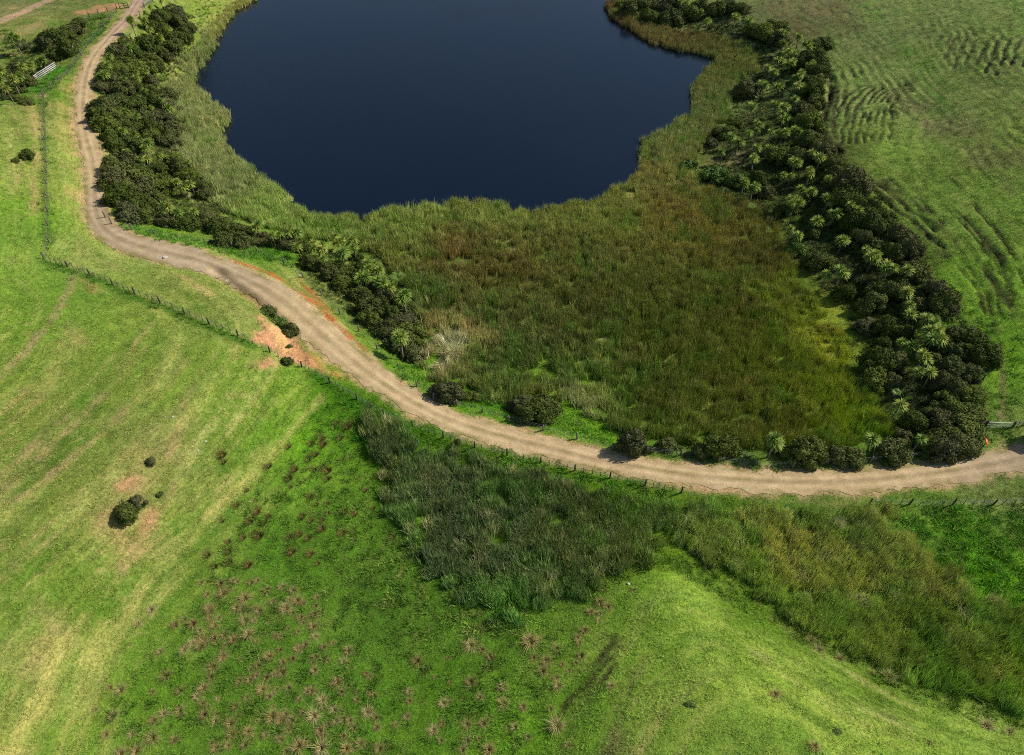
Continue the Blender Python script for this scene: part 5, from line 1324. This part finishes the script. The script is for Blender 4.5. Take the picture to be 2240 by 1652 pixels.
for n, (u, v, w) in enumerate(RUSH):
    p, s = base_under(u, v, lambda s: .25); R = w * random.uniform(.55, .75) / s
    o = obj("rush_clump", rush_me[n % 4], None, p - np.array([0, 0, .03]), (0, 0, random.uniform(0, 6.28)), (R, R, R * random.uniform(.8, 1.1)))
    ar = min(AREAS2, key=lambda a: math.hypot(a[0][0] - u, a[0][1] - v))[1]
    sz = "large" if w > 24 else "small" if w < 18 else "middling"
    CNT.setdefault((sz, ar), []).append((u, o))
for (sz, ar), L in CNT.items():
    for k, (u, o) in enumerate(sorted(L, key=lambda q: q[0])):
        tag(o, f"{sz} brown rush clump {ar}" + (f", {ordinal(k + 1)} from the hill side" if len(L) > 1 else ""), "rush clump", f"{sz} brown rush clumps {ar}")

# --- fences
def post_mesh(r, h, m, seed):
    q = random.Random(seed); mb = MB()
    mb.tube([(0, 0, -.25), (q.uniform(-.02, .02), q.uniform(-.02, .02), h * .6), (q.uniform(-.04, .04), q.uniform(-.03, .03), h)], [r * 1.08, r, r * .92], 8)
    return mb.mesh("post", m)
posts_g = [post_mesh(.125, 1.3, M_post, k) for k in range(3)]
posts_d = [post_mesh(.11, 1.3, M_post2, 10 + k) for k in range(3)]
def batten_mesh(m):
    mb = MB(); mb.box((0, 0, .5), (.065, .05, 1.1)); return mb.mesh("batten", m)
bat_d = batten_mesh(M_post2); bat_g = batten_mesh(M_post)
def fence(name, label, px, spacing=5.0, nbat=3, pm=posts_d, bm=None, wires=4, group=None, wscale=1.0, exact=False):
    W = unproj(px)
    line = W[:, :2]
    if exact:
        pts = line
    else:
        seg = np.hypot(*np.diff(line, axis=0).T); s_ = np.concatenate([[0], np.cumsum(seg)])
        q = np.linspace(0, s_[-1], max(2, int(round(s_[-1] / spacing)) + 1))
        pts = np.stack([np.interp(q, s_, line[:, 0]), np.interp(q, s_, line[:, 1])], -1)
    z = Z(pts[:, 0], pts[:, 1])
    e = obj(name, None, None, (pts[0][0], pts[0][1], z[0])); e.empty_display_size = .3
    tag(e, label, "fence", group)
    o0 = np.array([pts[0][0], pts[0][1], z[0]])
    for k in range(len(pts)):
        g = np.array([*pts[k], z[k]]) - o0
        obj("post", pm[k % 3], e, g, (random.uniform(-.06, .06), random.uniform(-.06, .06), random.uniform(0, 6)), (wscale, wscale, random.uniform(.92, 1.08)))
        if k + 1 < len(pts) and nbat:
            for b in range(nbat):
                t = (b + 1) / (nbat + 1) + random.uniform(-.03, .03)
                xy = pts[k] * (1 - t) + pts[k + 1] * t
                g = np.array([*xy, float(Z(*xy))]) - o0
                obj("batten", bm, e, g, (random.uniform(-.08, .08), random.uniform(-.08, .08), random.uniform(0, 3)))
    fine_pts = np.vstack([pts[k] * (1 - t) + pts[k + 1] * t for k in range(len(pts) - 1) for t in (0, .25, .5, .75)] + [pts[-1]])
    fz = Z(fine_pts[:, 0], fine_pts[:, 1])
    for wv_ in range(wires):
        h = .25 + wv_ * (.9 / max(1, wires - 1))
        mb = MB(); mb.tube([(a - o0[0], b_ - o0[1], c_ - o0[2] + h) for (a, b_), c_ in zip(fine_pts, fz)], .011, 3, False)
        obj("wire", mb.mesh("wire", M_wire), e)
    return e
fence("paddock_fence", "dark post and batten fence along the bank above and below the road", [(98, 568), (150, 585), (228, 614), (290, 642), (350, 663), (410, 690), (475, 717), (545, 747), (575, 762), (620, 787), (690, 814),
      (745, 853), (800, 884), (860, 918), (930, 943), (1000, 968), (1100, 994), (1200, 1016), (1300, 1039), (1400, 1060), (1490, 1078)], 5, 3, posts_d, bat_d)
fence("paddock_fence", "sagging dark fence at the far side of the road end, above the lush grass", [(1900, 1104), (1930, 1104), (2020, 1104), (2100, 1106), (2180, 1104), (2260, 1098)], 5, 3, posts_d, bat_d)
fence("paddock_fence", "fence running straight up the upper paddock from its corner post", [(98, 568), (108, 530), (106, 470), (103, 400), (100, 300), (96, 212)], 5, 3, posts_g, bat_g)
fence("roadside_fence", "fence from the kinked railing up beside the road to the rail gate", [(96, 208), (120, 190), (148, 166), (156, 150), (190, 104), (215, 75), (238, 48), (256, 27)], 5, 3, posts_g, bat_g)
fence("paddock_fence", "dark fence dropping from the rail gate past the orange scarp", [(256, 20), (240, 24), (222, 29), (205, 34), (190, 42), (178, 48)], 2.6, 0, posts_d)
fence("lakeside_fence", "grey posts of the lake fence along the inside of the road bend", [(231, 476), (245, 490), (289, 503), (338, 514), (391, 525), (449, 534), (509, 543), (563, 553), (622, 578)], 5, 0, posts_g, exact=True)
fence("lakeside_fence", "grey posts of the lake fence beside the orange gutter and the marsh shrubs", [(622, 578), (664, 608), (704, 647), (744, 688), (785, 726), (826, 766), (872, 807), (912, 846), (949, 874), (1000, 888), (1055, 903),
      (1113, 921), (1188, 942), (1262, 961), (1340, 984), (1415, 992), (1489, 997), (1571, 1011), (1652, 1019), (1733, 1024), (1822, 1016), (1902, 1012), (1982, 1006), (2060, 990)], 5, 0, posts_g, exact=True)
fence("hill_fence", "sparse posts along the hill edge of the bush belt", [(2085, 670), (2104, 708), (2150, 770), (2150, 830), (2132, 860), (2140, 920)], 9, 0, posts_d, None, 2)
fence("netting_fence", "light wire fence running on from the mesh gate at the road end", [(2216, 934), (2240, 930), (2275, 924)], 2.2, 2, posts_g, bat_g, 5)
fence("lakeside_fence", "short fence beside the road below the far mesh gate", [(316, 18), (309, 33), (296, 62), (284, 84), (270, 98)], 6, 0, posts_g)

# --- gates and rails
def rails(name, label, cat, px, h, nr, m, mpost, rsize=(.04, .13), posts=True, stiles=1):
    W = unproj(px); e = obj(name, None, None, W[0]); e.empty_display_size = .3
    tag(e, label, cat); L = [Vector(w - W[0]) for w in W]
    for k in range(nr):
        z = .22 + (h - .3) * k / (nr - 1)
        for i in range(len(L) - 1):
            a, b_ = L[i] + Vector((0, 0, z)), L[i + 1] + Vector((0, 0, z)); d = b_ - a
            mb = MB(); mb.box((0, 0, 0), (d.length, rsize[0], rsize[1])); o = obj("rail", mb.mesh("rail", m), e, (a + b_) / 2)
            o.rotation_euler = d.to_track_quat('X', 'Z').to_euler()
    for i in range(len(L) - 1):
        for k in range(1, stiles + 1):
            c = L[i].lerp(L[i + 1], k / (stiles + 1)); mb = MB(); mb.box((0, 0, 0), (.07, .09, h - .05)); d = L[i + 1] - L[i]
            obj("stile", mb.mesh("stile", m), e, c + Vector((0, 0, h / 2)), (0, 0, math.atan2(d.y, d.x)))
    for q in ((0, -1) if len(L) == 2 else (0, 1, -1)):
        mb = MB(); mb.tube([(0, 0, -.2), (0, 0, h * .6), (0, 0, h + .15)], [.11, .105, .1], 8); obj("post", mb.mesh("post", mpost), e, L[q])
    return e
rails("white_railing", "bleached four-rail railing with a kink in front of the hollow", "railing", [(78, 181), (86, 174), (125, 149)], 1.5, 4, M_rail, M_post, (.05, .2), stiles=2)
rails("rail_gate", "brown wooden rail panel on the verge beside the far road", "gate", [(263.5, 20.5), (273, 19), (282, 18)], 1.5, 3, M_dbark, M_dbark, (.05, .16), stiles=0)
def mesh_gate(px, label, h=1.15):
    W = unproj(px); e = obj("mesh_gate", None, None, W[0]); e.empty_display_size = .3; tag(e, label, "gate")
    b_ = Vector(W[1] - W[0])
    for z, nm in ((h, "top_bar"), (.12, "bottom_bar"), (h * .5, "middle_bar")):
        mb = MB(); mb.tube([(0, 0, z), tuple(b_ + Vector((0, 0, z)))], .035 if nm == "top_bar" else .022, 6); obj(nm, mb.mesh(nm, M_galv, True), e)
    n = int(b_.length / .12); mb = MB()
    for k in range(n + 1):
        c = b_ * (k / n); mb.box((c.x, c.y, c.z + h / 2 + .05), (.014, .014, h - .12))
    for k in range(1, 9):
        a = Vector((0, 0, .12 + k * (h - .14) / 9)); d = b_; o_c = a + d / 2
        R_ = d.to_track_quat('X', 'Z').to_matrix(); mb.box(o_c, (d.length, .012, .012), 0, R_)
    o = obj("wire_mesh", mb.mesh("wire_mesh", M_mesh), e); o["kind"] = "stuff"
    for q in (Vector((0, 0, 0)), b_):
        mb = MB(); mb.tube([(0, 0, -.2), (0, 0, .8), (0, 0, h + .25)], [.12, .115, .11], 8); obj("post", mb.mesh("post", M_post2), e, q)
mesh_gate([(2153, 935), (2212, 937)], "galvanised mesh gate at the hill foot beside the road end")
mesh_gate([(316.5, 16), (335, 6)], "galvanised mesh gate swung open beside the far road")
rails("board_rails", "short weathered board rails joining the mesh gate to the shrubs", "railing", [(2130, 932), (2151, 934)], 1.2, 4, M_post, M_post, (.04, .12), stiles=0)

# --- orange disc on a post by the road
p = place(2148, 980); e = obj("orange_marker", None, None, p); tag(e, "bright orange round marker on a dark post beside the road end", "marker"); e.empty_display_size = .3
mb = MB(); mb.tube([(0, 0, -.1), (.02, .02, .6), (.1, .08, 1.2)], [.05, .045, .04], 7); obj("post", mb.mesh("post", M_post2), e)
mb = MB(); nn = 18
for rr, zz in ((.02, .16), (.35, .12), (.6, 0.0), (.63, -.04), (.58, -.05), (.02, .08)):
    for k in range(nn):
        a = 2 * math.pi * k / nn; mb.v.append((rr * math.cos(a), rr * .8 * math.sin(a), zz))
for i in range(5):
    for k in range(nn):
        mb.q.append((i * nn + k, i * nn + (k + 1) % nn, (i + 1) * nn + (k + 1) % nn, (i + 1) * nn + k))
o = obj("disc", mb.mesh("disc", M_orange, True), e, (.14, .1, 1.25)); o.rotation_euler = Vector((.75, -.25, .6)).to_track_quat('Z', 'Y').to_euler()

# --- stones, dead branch, litter of driftwood
def stone_mesh(seed):
    r = random.Random(seed); import bmesh
    bm = bmesh.new(); bmesh.ops.create_icosphere(bm, subdivisions=2, radius=1)
    for v in bm.verts:
        v.co *= r.uniform(.78, 1.12); v.co.z *= .6
    me = D.meshes.new("stone"); bm.to_mesh(me); bm.free(); me.materials.append(M_stone); return me
st = [stone_mesh(k) for k in range(3)]
for n, (u, v, r, lab) in enumerate([(361, 564, .45, "pale boulder at the edge of the road below the grove bend"), (655, 603, .22, "small pale stone at the top of the orange gutter"), (1375, 1278, .2, "white stone at the tip of the grassy spur"), (378, 912, .16, "white stone high on the paddock slope"), (450, 966, .16, "white stone near the brown rushes on the slope"), (433, 986, .16, "white stone below another on the paddock slope")]):
    p = place(u, v); o = obj("stone", st[n % 3], None, p + np.array([0, 0, r * .2]), (0, 0, n), r); tag(o, lab, "stone")
p = place(1632, 1002); e = obj("dead_branch", None, None, p); tag(e, "bleached fallen branch sprawling by the road fence among round shrubs", "branch"); e.empty_display_size = .3
rr = random.Random(4)
for k in range(9):
    mb = MB(); a = rr.uniform(-.6, 2.6); L_ = rr.uniform(1.2, 2.6)
    mb.tube([(0, 0, .15), (L_ * .5 * math.cos(a), L_ * .4 * math.sin(a), rr.uniform(.3, .9)), (L_ * math.cos(a), L_ * .8 * math.sin(a), rr.uniform(.2, .9))], [.05, .035, .012], 5); obj("limb", mb.mesh("limb", M_bark), e)

# --- unseen stand-in shed, added past the road end to cast the verge shadow
p = place(2272, 962); e = obj("shadow_shed", None, None, p, (0, 0, .25)); tag(e, "unseen shed added past the mesh gate to cast a shadow on the verge", "shed"); e.empty_display_size = .3
mb = MB(); mb.box((0, 0, .95), (2.6, 2.2, 2.1)); obj("wall", mb.mesh("wall", M_tin), e)
for sd_ in (-1, 1):
    mb = MB(); R_ = Euler((sd_ * -.42, 0, 0)).to_matrix(); mb.box((0, sd_ * .66, 2.24), (3.0, 1.55, .05), 0, R_); obj("roof_sheet", mb.mesh("roof_sheet", M_tin), e)
